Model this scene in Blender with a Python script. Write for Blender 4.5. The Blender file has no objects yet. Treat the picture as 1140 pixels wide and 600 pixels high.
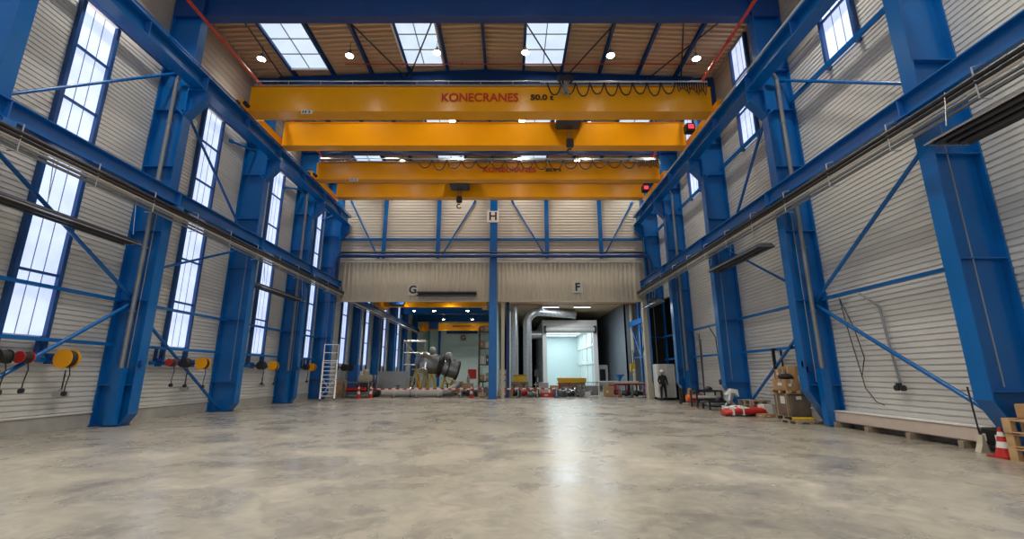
import bpy, bmesh, math, random
from mathutils import Vector, Matrix
random.seed(7)
PI = math.pi
SC = bpy.context.scene
COL = SC.collection

# ------------------------------------------------------------------ materials
def mat(name, col, rough=.5, metal=0., var=0., scale=3., spec=.5, emit=None, estr=0., bump=0., coat=0.):
    m = bpy.data.materials.new(name); m.use_nodes = True
    nt = m.node_tree; b = nt.nodes['Principled BSDF']
    b.inputs['Base Color'].default_value = (*col, 1)
    b.inputs['Roughness'].default_value = rough
    b.inputs['Metallic'].default_value = metal
    b.inputs['Specular IOR Level'].default_value = spec
    if coat: b.inputs['Coat Weight'].default_value = coat
    if emit:
        b.inputs['Emission Color'].default_value = (*emit, 1)
        b.inputs['Emission Strength'].default_value = estr
    if var or bump:
        tc = nt.nodes.new('ShaderNodeTexCoord')
        n = nt.nodes.new('ShaderNodeTexNoise'); n.inputs['Scale'].default_value = scale; n.inputs['Detail'].default_value = 5
        nt.links.new(tc.outputs['Object'], n.inputs['Vector'])
        if var:
            r = nt.nodes.new('ShaderNodeMapRange')
            r.inputs['From Min'].default_value = .3; r.inputs['From Max'].default_value = .7
            r.inputs['To Min'].default_value = 1-var; r.inputs['To Max'].default_value = 1+var
            nt.links.new(n.outputs['Fac'], r.inputs['Value'])
            mx = nt.nodes.new('ShaderNodeVectorMath'); mx.operation = 'SCALE'
            mx.inputs[0].default_value = col
            nt.links.new(r.outputs['Result'], mx.inputs['Scale'])
            nt.links.new(mx.outputs['Vector'], b.inputs['Base Color'])
            if emit:
                mx2 = nt.nodes.new('ShaderNodeVectorMath'); mx2.operation = 'SCALE'; mx2.inputs[0].default_value = emit
                nt.links.new(r.outputs['Result'], mx2.inputs['Scale'])
                nt.links.new(mx2.outputs['Vector'], b.inputs['Emission Color'])
        if bump:
            bp = nt.nodes.new('ShaderNodeBump'); bp.inputs['Strength'].default_value = bump
            nt.links.new(n.outputs['Fac'], bp.inputs['Height']); nt.links.new(bp.outputs['Normal'], b.inputs['Normal'])
    return m

M = {}
M['blue'] = mat('blue_paint', (.002,.122,.41), .26, var=.10, scale=.8)
M['blue_dark'] = mat('dark_blue_paint', (.004,.050,.21), .4, var=.1, scale=.8)
M['bluegrey'] = mat('blue_grey', (.12,.18,.34), .5)
M['blue_frame'] = mat('frame_blue', (.008,.07,.24), .4)
M['blue_light'] = mat('light_blue_paint', (.02,.15,.48), .4)
M['yellow'] = mat('crane_yellow', (.95,.40,.004), .22, var=.05, scale=.6)
M['yellow2'] = mat('plain_yellow', (.85,.55,.02), .45)
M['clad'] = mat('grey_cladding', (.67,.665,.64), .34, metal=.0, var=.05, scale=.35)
M['clad_shade'] = mat('upper_cladding_shade', (.34,.32,.28), .6, var=.05, scale=.35)  # wall cladding darkened to carry the shade above the crane rail
M['fascia'] = mat('beige_fascia', (.55,.50,.40), .5, var=.04, scale=.5)
M['endclad'] = mat('end_wall_cladding', (.60,.57,.50), .5, var=.04, scale=.4)
M['deck'] = mat('roof_deck', (.64,.50,.34), .55, var=.05, scale=.4)
M['concrete'] = mat('concrete_plinth', (.42,.41,.38), .8, var=.12, scale=2.5)
M['white'] = mat('white_paint', (.75,.75,.73), .45)
M['offwhite'] = mat('off_white', (.60,.60,.57), .5, var=.06)
M['black'] = mat('black', (.012,.012,.013), .5)
M['rubber'] = mat('black_rubber', (.02,.02,.02), .7)
M['grey'] = mat('grey_metal', (.30,.30,.30), .4, metal=.5)
M['pipegrey'] = mat('grey_pipe', (.24,.25,.26), .35, metal=.3)
M['galv'] = mat('galvanised', (.50,.51,.52), .35, metal=.75, var=.1, scale=6)
M['alu'] = mat('aluminium', (.68,.69,.70), .3, metal=.85)
M['steel'] = mat('dull_steel', (.33,.34,.35), .35, metal=.8, var=.15, scale=3)
M['darksteel'] = mat('dark_steel', (.06,.06,.065), .35, metal=.6)
M['bar'] = mat('bus_bar_cream', (.62,.57,.47), .4)
M['red'] = mat('red_paint', (.50,.025,.02), .4)
M['redpipe'] = mat('red_pipe', (.55,.05,.02), .35)
M['orange'] = mat('orange_plastic', (.85,.16,.03), .45)
M['wood'] = mat('pallet_wood', (.50,.32,.16), .75, var=.18, scale=7)
M['wood2'] = mat('grey_wood', (.33,.27,.20), .8, var=.2, scale=7)
M['card'] = mat('cardboard', (.42,.25,.12), .75, var=.08, scale=4)
M['wrap'] = mat('wrapped_brown', (.17,.13,.10), .3, var=.25, scale=4, bump=.3)
M['teal'] = mat('teal_paint', (.05,.30,.25), .5)
M['palewall'] = mat('pale_wall', (.60,.78,.80), .6, var=.04, scale=.4)
M['greywall'] = mat('grey_blue_wall', (.16,.19,.22), .6, var=.05, scale=.5)
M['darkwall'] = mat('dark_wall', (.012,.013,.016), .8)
M['boothwall'] = mat('booth_lining', (.66,.80,.82), .5)
M['peach'] = mat('peach_wrapping', (.62,.52,.45), .35, var=.06, scale=3)
M['skin'] = mat('skin', (.50,.28,.20), .6)
M['denim'] = mat('dark_work_clothes', (.015,.017,.022), .85)
M['lamp'] = mat('lamp_lens', (1,1,1), .5, emit=(1,.93,.80), estr=30)
M['strip'] = mat('lit_strip', (1,1,1), .5, emit=(.72,.85,1), estr=1.6)
M['redlamp'] = mat('red_lamp', (.6,.02,.03), .4, emit=(1,.05,.08), estr=.8)
M['txtred'] = mat('red_lettering', (.62,.03,.01), .5)
M['txtblack'] = mat('black_lettering', (.01,.01,.01), .5)
M['kraft'] = mat('beige_sheet', (.55,.50,.38), .6)

def pane_mat(name, col, s, var):
    # translucent day-lit panel: slight cloudy mottling, emission put in for the daylight behind it
    m = bpy.data.materials.new(name); m.use_nodes = True
    nt = m.node_tree; b = nt.nodes['Principled BSDF']
    b.inputs['Base Color'].default_value = (.55,.58,.62,1); b.inputs['Roughness'].default_value = .25
    tc = nt.nodes.new('ShaderNodeTexCoord'); n = nt.nodes.new('ShaderNodeTexNoise')
    n.inputs['Scale'].default_value = 1.3; n.inputs['Detail'].default_value = 6
    nt.links.new(tc.outputs['Object'], n.inputs['Vector'])
    cr = nt.nodes.new('ShaderNodeValToRGB')
    cr.color_ramp.elements[0].position = .3; cr.color_ramp.elements[0].color = (col[0]*(1-var), col[1]*(1-var), col[2]*(1-var*.5), 1)
    cr.color_ramp.elements[1].position = .7; cr.color_ramp.elements[1].color = (*col, 1)
    nt.links.new(n.outputs['Fac'], cr.inputs['Fac']); nt.links.new(cr.outputs['Color'], b.inputs['Emission Color'])
    b.inputs['Emission Strength'].default_value = s
    return m
M['pane'] = pane_mat('window_panel', (.58,.70,.95), .76, .25)
M['sky'] = pane_mat('skylight_panel', (.60,.76,.88), .72, .15)

def floor_mat():
    m = bpy.data.materials.new('polished_concrete'); m.use_nodes = True
    nt = m.node_tree; b = nt.nodes['Principled BSDF']; L = nt.links.new
    tc = nt.nodes.new('ShaderNodeTexCoord')
    def noise(sc, det, dist=0.):
        n = nt.nodes.new('ShaderNodeTexNoise'); n.inputs['Scale'].default_value = sc; n.inputs['Detail'].default_value = det
        n.inputs['Distortion'].default_value = dist; n.inputs['Roughness'].default_value = .56
        L(tc.outputs['Object'], n.inputs['Vector']); return n
    big = noise(.22, 6, 0); mid = noise(.8, 8, .5); fine = noise(4.5, 9, .9)
    def ramp(n, stops):
        r = nt.nodes.new('ShaderNodeValToRGB'); L(n.outputs['Fac'], r.inputs['Fac'])
        r.color_ramp.elements[0].position, r.color_ramp.elements[0].color = stops[0][0], (*stops[0][1], 1)
        r.color_ramp.elements[1].position, r.color_ramp.elements[1].color = stops[-1][0], (*stops[-1][1], 1)
        for p, c in stops[1:-1]:
            e = r.color_ramp.elements.new(p); e.color = (*c, 1)
        return r
    r1 = ramp(big, [(.25,(.25,.235,.20)), (.5,(.32,.30,.26)), (.75,(.39,.368,.315))])
    r2 = ramp(mid, [(.25,(.62,.62,.63)), (.5,(.95,.95,.94)), (.76,(1.25,1.23,1.17))])
    r3 = ramp(fine, [(.3,(.76,.76,.77)), (.5,(.98,.98,.97)), (.72,(1.20,1.19,1.14))])
    m1 = nt.nodes.new('ShaderNodeMix'); m1.data_type = 'RGBA'; m1.blend_type = 'MULTIPLY'; m1.inputs[0].default_value = 1
    L(r1.outputs['Color'], m1.inputs[6]); L(r2.outputs['Color'], m1.inputs[7])
    m2 = nt.nodes.new('ShaderNodeMix'); m2.data_type = 'RGBA'; m2.blend_type = 'MULTIPLY'; m2.inputs[0].default_value = 1
    L(m1.outputs[2], m2.inputs[6]); L(r3.outputs['Color'], m2.inputs[7])
    L(m2.outputs[2], b.inputs['Base Color'])
    rr = nt.nodes.new('ShaderNodeMapRange'); rr.inputs['From Min'].default_value = .3; rr.inputs['From Max'].default_value = .7
    rr.inputs['To Min'].default_value = .22; rr.inputs['To Max'].default_value = .36
    L(mid.outputs['Fac'], rr.inputs['Value']); L(rr.outputs['Result'], b.inputs['Roughness'])
    bp = nt.nodes.new('ShaderNodeBump'); bp.inputs['Strength'].default_value = .03; bp.inputs['Distance'].default_value = .02
    b.inputs['Specular IOR Level'].default_value = .5
    return m
M['floor'] = floor_mat()

def stripes_mat(name, a, b_, sc, axis):
    m = bpy.data.materials.new(name); m.use_nodes = True
    nt = m.node_tree; b = nt.nodes['Principled BSDF']; L = nt.links.new
    tc = nt.nodes.new('ShaderNodeTexCoord'); w = nt.nodes.new('ShaderNodeTexWave')
    w.wave_type = 'BANDS'; w.bands_direction = axis; w.inputs['Scale'].default_value = sc
    L(tc.outputs['Object'], w.inputs['Vector'])
    r = nt.nodes.new('ShaderNodeValToRGB'); r.color_ramp.interpolation = 'CONSTANT'
    r.color_ramp.elements[0].color = (*a, 1); r.color_ramp.elements[1].position = .5; r.color_ramp.elements[1].color = (*b_, 1)
    L(w.outputs['Fac'], r.inputs['Fac']); L(r.outputs['Color'], b.inputs['Base Color']); b.inputs['Roughness'].default_value = .5
    return m
M['tape'] = stripes_mat('red_white_tape', (.6,.03,.02), (.85,.85,.85), .62, 'X')

# ------------------------------------------------------------------ mesh builder
class MB:
    def __init__(s): s.v = []; s.f = []
    def add(s, vs, fs):
        k = len(s.v); s.v += [tuple(v) for v in vs]; s.f += [tuple(i+k for i in f) for f in fs]; return s
    def box(s, x0, x1, y0, y1, z0, z1):
        if x0 > x1: x0, x1 = x1, x0
        if y0 > y1: y0, y1 = y1, y0
        if z0 > z1: z0, z1 = z1, z0
        return s.add([(x0,y0,z0),(x1,y0,z0),(x1,y1,z0),(x0,y1,z0),(x0,y0,z1),(x1,y0,z1),(x1,y1,z1),(x0,y1,z1)],
                     [(0,3,2,1),(4,5,6,7),(0,1,5,4),(1,2,6,5),(2,3,7,6),(3,0,4,7)])
    def bbox(s, x0, x1, y0, y1, z0, z1, b=.02):    # bevelled box
        bm = bmesh.new(); bmesh.ops.create_cube(bm, size=1)
        for v in bm.verts:
            v.co = Vector(((x0+x1)/2+v.co.x*abs(x1-x0), (y0+y1)/2+v.co.y*abs(y1-y0), (z0+z1)/2+v.co.z*abs(z1-z0)))
        b = min(b, abs(x1-x0)*.45, abs(y1-y0)*.45, abs(z1-z0)*.45)
        bmesh.ops.bevel(bm, geom=bm.edges[:], offset=b, segments=2, affect='EDGES')
        bm.verts.index_update()
        s.add([v.co[:] for v in bm.verts], [[v.index for v in f.verts] for f in bm.faces]); bm.free(); return s
    def bar(s, p, q, w, h=None):     # rectangular bar from p to q
        h = h or w; p = Vector(p); q = Vector(q); d = (q-p).normalized()
        up = Vector((0,0,1)) if abs(d.z) < .95 else Vector((0,1,0))
        a = d.cross(up).normalized()*w/2; b = a.cross(d).normalized()*h/2
        vs = [p-a-b,p+a-b,p+a+b,p-a+b,q-a-b,q+a-b,q+a+b,q-a+b]
        return s.add(vs, [(0,1,2,3),(7,6,5,4),(0,4,5,1),(1,5,6,2),(2,6,7,3),(3,7,4,0)])
    def tube(s, pts, r, n=10, cap=True):
        pts = [Vector(p) for p in pts]; rs = r if isinstance(r, (list, tuple)) else [r]*len(pts)
        vs = []; fs = []; prev = None
        for i, p in enumerate(pts):
            d = (pts[min(i+1,len(pts)-1)]-pts[max(i-1,0)])
            d = d.normalized() if d.length > 1e-9 else Vector((0,0,1))
            if prev is None:
                up = Vector((0,0,1)) if abs(d.z) < .9 else Vector((1,0,0)); a = d.cross(up).normalized()
            else:
                a = (prev-d*prev.dot(d)).normalized()
            prev = a; b = d.cross(a)
            for k in range(n):
                t = 2*PI*k/n; vs.append(p+(a*math.cos(t)+b*math.sin(t))*rs[i])
        for i in range(len(pts)-1):
            for k in range(n):
                k2 = (k+1)%n; fs.append((i*n+k, i*n+k2, (i+1)*n+k2, (i+1)*n+k))
        if cap:
            fs.append(tuple(range(n))[::-1]); fs.append(tuple((len(pts)-1)*n+k for k in range(n)))
        return s.add(vs, fs)
    def prism(s, poly, axis, a0, a1):   # polygon (u,v) extruded along axis 'x'|'y'|'z'
        def P(u, v, w): return {'x': (w,u,v), 'y': (u,w,v), 'z': (u,v,w)}[axis]
        n = len(poly)
        vs = [P(u,v,a0) for u,v in poly]+[P(u,v,a1) for u,v in poly]
        fs = [tuple(range(n))[::-1], tuple(range(n,2*n))]+[(i,(i+1)%n,(i+1)%n+n,i+n) for i in range(n)]
        return s.add(vs, fs)
    def lathe(s, prof, c=(0,0,0), axis=(0,0,1), n=20):  # prof [(r, h)]
        ax = Vector(axis).normalized(); c = Vector(c)
        up = Vector((0,0,1)) if abs(ax.z) < .9 else Vector((1,0,0)); a = ax.cross(up).normalized(); b = ax.cross(a)
        vs = []; fs = []
        for r, h in prof:
            for k in range(n):
                t = 2*PI*k/n; vs.append(c+ax*h+(a*math.cos(t)+b*math.sin(t))*max(r,1e-4))
        for i in range(len(prof)-1):
            for k in range(n):
                k2 = (k+1)%n; fs.append((i*n+k, i*n+k2, (i+1)*n+k2, (i+1)*n+k))
        fs.append(tuple(range(n))[::-1]); fs.append(tuple((len(prof)-1)*n+k for k in range(n)))
        return s.add(vs, fs)
    def torus(s, c, axis, R, r, n=24, m=8, a0=0, a1=2*PI):
        ax = Vector(axis).normalized(); up = Vector((0,0,1)) if abs(ax.z) < .9 else Vector((1,0,0))
        a = ax.cross(up).normalized(); b = ax.cross(a); c = Vector(c)
        pts = [c+(a*math.cos(a0+(a1-a0)*k/n)+b*math.sin(a0+(a1-a0)*k/n))*R for k in range(n+1)]
        return s.tube(pts, r, m)
    def ibeam_y(s, x, y0, y1, z0, z1, b, tf=.03, tw=.02):   # I-section running along Y
        s.box(x-b/2,x+b/2,y0,y1,z0,z0+tf); s.box(x-b/2,x+b/2,y0,y1,z1-tf,z1); return s.box(x-tw/2,x+tw/2,y0,y1,z0+tf,z1-tf)
    def build(s, name, m, parent=None, smooth=False):
        me = bpy.data.meshes.new(name)
        if parent is None:
            xs = [v[0] for v in s.v]; ys = [v[1] for v in s.v]; zs = [v[2] for v in s.v]
            off = Vector(((min(xs)+max(xs))/2, (min(ys)+max(ys))/2, min(zs)))
        else:
            off = Vector((0,0,0)); p = parent
            while p: off += p.location; p = p.parent
        me.from_pydata([(v[0]-off.x, v[1]-off.y, v[2]-off.z) for v in s.v], [], s.f); me.update()
        bm = bmesh.new(); bm.from_mesh(me); bmesh.ops.recalc_face_normals(bm, faces=bm.faces); bm.to_mesh(me); bm.free()
        if smooth:
            for p in me.polygons: p.use_smooth = True
            try: me.set_sharp_from_angle(angle=math.radians(38))
            except Exception: pass
        me.materials.append(M[m] if isinstance(m, str) else m)
        o = bpy.data.objects.new(name, me); COL.objects.link(o)
        if parent: o.parent = parent
        else: o.location = off
        return o

def tag(o, label=None, cat=None, group=None, kind=None):
    if label: o['label'] = label
    if cat: o['category'] = cat
    if group: o['group'] = group
    if kind: o['kind'] = kind
    return o
def thing(name, label, cat, loc=(0,0,0), group=None):
    o = bpy.data.objects.new(name, None); o.empty_display_size = .2; COL.objects.link(o); o.location = loc
    return tag(o, label, cat, group)
def struct(o): o['kind'] = 'structure'; return o
def copy_tree(o, parent=None):
    c = o.copy(); COL.objects.link(c); c.parent = parent
    for ch in list(o.children): copy_tree(ch, c)
    return c
def dup(o, loc, label, rz=None, group=None):
    c = copy_tree(o); c.location = loc; c['label'] = label
    if rz is not None: c.rotation_euler = (0,0,rz)
    if group: c['group'] = group
    return c
ORD = ['nearest','second','third','fourth','fifth','sixth','seventh','eighth','ninth','tenth','eleventh','twelfth']

def text_obj(txt, size, loc, m, parent, width=None, name='lettering', rz=0., bold=0.):
    cu = bpy.data.curves.new(name, 'FONT'); cu.body = txt; cu.size = size; cu.extrude = .006; cu.offset = bold
    cu.align_x = 'CENTER'; cu.align_y = 'CENTER'
    tmp = bpy.data.objects.new(name, cu); COL.objects.link(tmp)
    bpy.context.view_layer.update()
    me = bpy.data.meshes.new_from_object(tmp.evaluated_get(bpy.context.evaluated_depsgraph_get()))
    bpy.data.objects.remove(tmp)
    xs = [v.co.x for v in me.vertices]; w = max(xs)-min(xs)
    k = (width/w) if width else 1.
    for v in me.vertices:
        x, y, z = v.co; v.co = (x*k, -z, y)      # stand it up, facing -Y
    me.materials.clear(); me.materials.append(M[m])
    o = bpy.data.objects.new(name, me); COL.objects.link(o); o.rotation_euler = (0,0,rz)
    off = Vector((0,0,0)); p = parent
    while p: off += p.location; p = p.parent
    o.location = Vector(loc)-off; o.parent = parent
    return o

# ------------------------------------------------------------------ main dimensions
FR = [8.98, 14.35, 19.70, 25.03, 29.33]      # frame lines (Y)
XL, XR = -11.60, 9.20                        # inner column flanges
WL, WR = -12.78, 10.30                       # wall faces
YB = -5.0                                    # open end behind the viewpoint
YE = 29.70                                   # end wall of this hall
YG = 59.5                                    # far wall of the hall behind
XM = -1.08                                   # middle post

def ribbed_x(x, sgn, y0, y1, z0, z1, p=.145, d=.035):   # wall facing +-X, ribs along Y
    mb = MB(); n = int((z1-z0)/p); pr = [(0,z0)]
    for i in range(n):
        z = z0+i*p; pr += [(0,z+p*.16),(d,z+p*.24),(d,z+p*.92),(0,z+p)]
    pr.append((0,z1)); k = len(pr)
    mb.v = [(x+sgn*a,y0,z) for a,z in pr]+[(x+sgn*a,y1,z) for a,z in pr]
    mb.f = [(i,i+1,i+1+k,i+k) for i in range(k-1)]
    t = -sgn*.12
    b = len(mb.v); mb.v += [(x+t,y0,z0),(x+t,y0,z1),(x+t,y1,z0),(x+t,y1,z1)]
    mb.f += [(b,b+1,b+3,b+2), (0,b,b+2,k), (k-1,b+1,b+3,2*k-1)]
    return mb
def ribbed_yz(y, x0, x1, z0, z1, p=.2, d=.03):          # wall facing -Y, ribs along X
    mb = MB(); n = int((z1-z0)/p); pr = [(0,z0)]
    for i in range(n):
        z = z0+i*p; pr += [(0,z+p*.08),(d,z+p*.22),(d,z+p*.78),(0,z+p*.92)]
    pr.append((0,z1)); k = len(pr)
    mb.v = [(x0,y-a,z) for a,z in pr]+[(x1,y-a,z) for a,z in pr]
    mb.f = [(i,i+1,i+1+k,i+k) for i in range(k-1)]
    mb.box(x0,x1,y+.02,y+.14,z0,z1); return mb
def ribbed_yx(y, x0, x1, z0, z1, p=.3, d=.05):          # wall facing -Y, ribs along Z
    mb = MB(); n = int((x1-x0)/p); pr = [(x0,0)]
    for i in range(n):
        x = x0+i*p; pr += [(x+p*.1,0),(x+p*.22,d),(x+p*.6,d),(x+p*.72,0)]
    pr.append((x1,0)); k = len(pr)
    mb.v = [(x,y-a,z0) for x,a in pr]+[(x,y-a,z1) for x,a in pr]
    mb.f = [(i,i+1,i+1+k,i+k) for i in range(k-1)]
    mb.box(x0,x1,y+.02,y+.14,z0,z1); return mb

# ------------------------------------------------------------------ shell
struct(MB().box(-13.2,13.6,YB,YG+.6,-.25,0).build('floor','floor'))
struct(ribbed_x(WL,1,YB,YE,.44,12.6).build('wall_left','clad'))
struct(ribbed_x(WL,1,YB,YE,12.6,16.9,.3,.02).build('wall_left_upper','clad_shade'))
struct(ribbed_x(-12.3,1,YE+.2,YG,0,9.9).build('wall_left_rear','clad'))
struct(MB().box(WL-.1,WL+.06,YB,YG,0,.40).build('baseboard_left','concrete'))
struct(MB().box(WL-.05,WL+.09,YB,YG,.40,.45).build('trim_1','white'))
struct(ribbed_x(WR,-1,YB,27.35,.44,12.6).build('wall_right','clad'))
struct(ribbed_x(WR,-1,YB,YE,12.6,16.9,.3,.02).build('wall_right_upper','clad_shade'))
struct(ribbed_x(WR,-1,27.35,YE,6.4,12.6).build('wall_right_above_gate','clad'))
struct(MB().box(WR-.06,WR+.1,YB,27.35,0,.40).build('baseboard_right','concrete'))
struct(MB().box(WR-.09,WR+.05,YB,27.35,.40,.45).build('trim_2','white'))
# dark passage behind the gap in the right wall
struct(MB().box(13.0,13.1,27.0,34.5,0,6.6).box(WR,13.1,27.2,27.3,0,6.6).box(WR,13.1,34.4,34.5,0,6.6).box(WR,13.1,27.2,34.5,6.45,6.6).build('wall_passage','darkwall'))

def roof_z(x):      # underside of the deck
    return 16.76-.042*abs(x+1.2)
def deck(y0, y1, p=.28, d=.13):
    mb = MB(); n = int((y1-y0)/p); pr = []
    for i in range(n):
        y = y0+i*p; pr += [(y,0),(y+p*.45,0),(y+p*.55,d),(y+p*.9,d)]
    pr.append((y1,0)); k = len(pr)
    for x in (WL-.2,-1.2,WR+.2): mb.v += [(x,y,roof_z(x)+a) for y,a in pr]
    for j in (0,1): mb.f += [(j*k+i,j*k+i+1,(j+1)*k+i+1,(j+1)*k+i) for i in range(k-1)]
    b = len(mb.v)
    mb.v += [(x,y,roof_z(x)+.2) for x in (WL-.2,-1.2,WR+.2) for y in (y0,y1)]
    mb.f += [(b,b+1,b+3,b+2),(b+2,b+3,b+5,b+4)]
    return mb
struct(deck(YB, YE+.1).build('ceiling','deck'))

# end wall: horizontally ribbed upper part, vertically ribbed fascia over the openings
struct(ribbed_yz(YE,WL,WR,8.95,16.8,.21).build('wall_far','endclad'))
struct(ribbed_yx(YE-.12,-11.38,8.90,6.37,9.0).build('wall_far_fascia','fascia'))
struct(MB().box(-11.40,8.92,YE-.2,YE+.02,6.27,6.37).build('trim_3','kraft'))
struct(MB().box(-11.5,9.0,YE-.20,YE-.05,8.98,9.10).build('trim_4','offwhite'))
struct(MB().box(WL,-11.36,YE-.02,YE+.12,6.3,9.0).box(8.88,WR,YE-.02,YE+.12,6.3,9.0).build('wall_far_side','fascia'))
struct(MB().box(8.92,9.28,YE-.18,YE+.15,0,6.3).build('trim_5','kraft'))

# windows --------------------------------------------------------------
wn = [0]
def window(x, sgn, y0, y1, z0, z1, trans, postbelow=0., frame='blue_frame'):
    wn[0] += 1
    w = struct(MB().box(x, x+sgn*.04, y0-.05, y1+.05, z0, z1).build('window_%d' % wn[0], 'pane'))
    f = MB()
    f.box(x, x+sgn*.15, y0-.14, y0-.03, z0-postbelow, z1); f.box(x, x+sgn*.15, y1+.03, y1+.14, z0-postbelow, z1)
    f.build('window_post', frame, w)
    g = MB(); v = MB()
    for z in trans: g.box(x+sgn*.03, x+sgn*.10, y0-.03, y1+.03, z-.035, z+.035)
    for k in (1,2):
        yy = y0+(y1-y0)*k/3; v.box(x+sgn*.04, x+sgn*.048, yy-.010, yy+.010, z0, z1)
    g.build('transom', 'blue_frame', w); v.build('glazing_bar', 'bluegrey', w)
    return w
TR = [4.22, 5.90, 7.58, 9.25, 10.94]
for y in (5.7, 11.15, 16.6, 22.1, 27.75):
    window(WL+.03, 1, y, y+1.0 if y < 27 else y+.75, 2.56, 12.40, TR, .55)
for y in (32.3, 37.6, 43.0, 48.4):
    window(-12.27, 1, y, y+1.0, 2.3, 9.7, [4.1,5.8,7.5], .5)
for y in (11.2, 16.55, 22.2):
    window(WR-.03, -1, y, y+1.05, 11.1, 16.0, [12.7,14.35], .1)

# skylights: lit panels in a kerb under the deck ---------------------------
def skylight(x0, y0, y1, wd=1.86):
    wn[0] += 1
    x1 = x0+wd; z = min(roof_z(x0), roof_z(x1))
    w = struct(MB().box(x0,x1,y0,y1,z-.035,z-.02).build('window_%d' % wn[0], 'sky'))
    f = MB(); b = .07
    f.box(x0-b,x0,y0-b,y1+b,z-.14,z+.0); f.box(x1,x1+b,y0-b,y1+b,z-.14,z); f.box(x0,x1,y0-b,y0,z-.14,z); f.box(x0,x1,y1,y1+b,z-.14,z)
    f.build('skylight_kerb', 'white', w)
    g = MB(); g.box((x0+x1)/2-.02,(x0+x1)/2+.02,y0,y1,z-.07,z-.035)
    n = 3
    for k in range(1,n): yy = y0+(y1-y0)*k/n; g.box(x0,x1,yy-.02,yy+.02,z-.07,z-.035)
    g.build('glazing_bar', 'grey', w)
for x in (-10.83,-5.16,.75): skylight(x, 16.2, 19.15)
for x in (-5.16,.62,6.58): skylight(x, 21.4, 24.45)
for x in (-10.83,-5.06,.80): skylight(x, 26.6, 29.0)
# ------------------------------------------------------------------ steel columns
side_word = {-1: 'left', 1: 'right'}
def column(side, y, label, gap=False, name='steel_column', top=14.72, pipe=False, chamf=None, group='blue columns along the hall'):
    s = side; xf = XL if s < 0 else XR; xo = ((WL+.06) if top > 10 else -12.2) if s < 0 else (WR-.05)
    if chamf is None: chamf = (.22, .34) if s < 0 else (.62, 1.05)
    cw, ch = chamf; hw = .18; t = .035
    r = thing(name, label, 'column', ((xf+xo)/2, y, 0), group)
    f = MB(); f.prism([(xf,ch),(xf,top),(xf+s*t,top),(xf+s*t,ch)], 'y', y-hw, y+hw)
    f.prism([(xf,ch),(xf+s*cw,.03),(xf+s*(cw+t),.03),(xf+s*t,ch)], 'y', y-hw, y+hw)
    f.build('inner_flange', 'blue', r)
    MB().box(xo-s*t, xo, y-hw, y+hw, .03, top).build('outer_flange', 'blue', r)
    zw = 6.45 if gap else .03
    MB().prism(([(xf+s*t,zw)] if gap else [(xf+s*t,ch),(xf+s*(cw+t),.03)])+[(xo-s*t,zw),(xo-s*t,top),(xf+s*t,top)], 'y', y-.015, y+.015).build('web', 'blue', r)
    for z in ((1.2, 3.85, 6.2, 8.55, 10.75, 12.4) if top > 10 else (1.2, 3.9, 6.2)):
        MB().box(xf+s*t, xo-s*t, y-hw+.01, y+hw-.01, z, z+.03).build('stiffener', 'blue', r)
    MB().box(xf+s*(cw-.02), xo+s*.0, y-hw-.04, y+hw+.04, 0, .04).build('base_plate', 'blue_dark', r)
    if top > 10:
        # haunch carrying the crane beam
        b = MB(); xi = xf-s*.55
        b.prism([(xf,10.55),(xi,11.15),(xi,11.60),(xf,11.60)], 'y', y-.02, y+.02)
        b.prism([(xf-s*0,10.50),(xi,11.12),(xi,11.16),(xf,10.56)], 'y', y-hw, y+hw)
        b.box(xi, xf, y-hw, y+hw, 11.56, 11.60)
        b.prism([(xf,10.5),(xf+s*.45,10.9),(xf+s*.45,11.0),(xf,10.6)], 'y', y-hw, y+hw)
        b.build('crane_bracket', 'blue', r)
        # bracket for the lower beam
        MB().box(xf-s*.02, xf-s*.36, y-.14, y+.14, 6.98, 7.13).build('lower_bracket', 'blue_light', r)
        c = MB(); xc = xf+s*.33; c.tube([(xc,y-.13,1.3),(xc,y-.13,6.9)], .014, 6)
        c.build('conduit', 'pipegrey', r)
    if pipe:
        xp = xf+s*.48 if s > 0 else xf-.42
        d = MB(); d.tube([(xp-s*.5,y-.32,12.2),(xp-s*.1,y-.28,12.1),(xp,y-.25,11.9),(xp,y-.25,1.7)], .065, 12)
        for z in (10.2,8.0,5.6,3.5): d.tube([(xp,y-.25,z-.03),(xp,y-.25,z+.03)], .085, 12)
        d.build('downpipe', 'pipegrey', r)
        g = MB(); g.prism([(xp-.16,y-.18),(xp-.12,y-.36),(xp+.12,y-.36),(xp+.16,y-.18)], 'z', .05, 1.72); g.build('pipe_guard', 'blue', r)
        j = MB(); j.bbox(xp-s*.42-.06,xp-s*.42+.06,y-.14,y-.03,1.75,1.95,.01); j.bbox(xp-s*.3-.05,xp-s*.3+.05,y-.14,y-.03,1.6,1.8,.01); j.build('junction_box', 'blue_dark', r)
    return r
Lname = ['blue steel column cut off at the left edge of the view',
         'blue column with grey downpipe, second along the left wall from the viewer',
         'blue column without downpipe in the middle of the left wall',
         'blue column with grey downpipe, behind the plain one on the left wall',
         'blue left column at the end wall, behind the step ladder']
Rname = ['broad blue column nearest the viewer on the right, by the traffic cone',
         'blue column with grey downpipe on the right, beside the stacked cartons',
         'blue column on the right behind the red bundle on the floor',
         'blue column on the right beside the white container',
         'blue right column at the end wall, beyond the person']
for i, y in enumerate(FR):
    column(-1, y, Lname[i], pipe=i in (1,3))
    column(1, y, Rname[i], gap=i==4, pipe=i in (1,3))
for k, y in enumerate((34.8,40.2,45.6,51.0,56.4)):
    column(-1, y, 'blue column on the left wall of the rear hall, %s beyond the opening' % ORD[k].replace('nearest','first'), top=9.3, group='blue columns of the rear hall')

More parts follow.
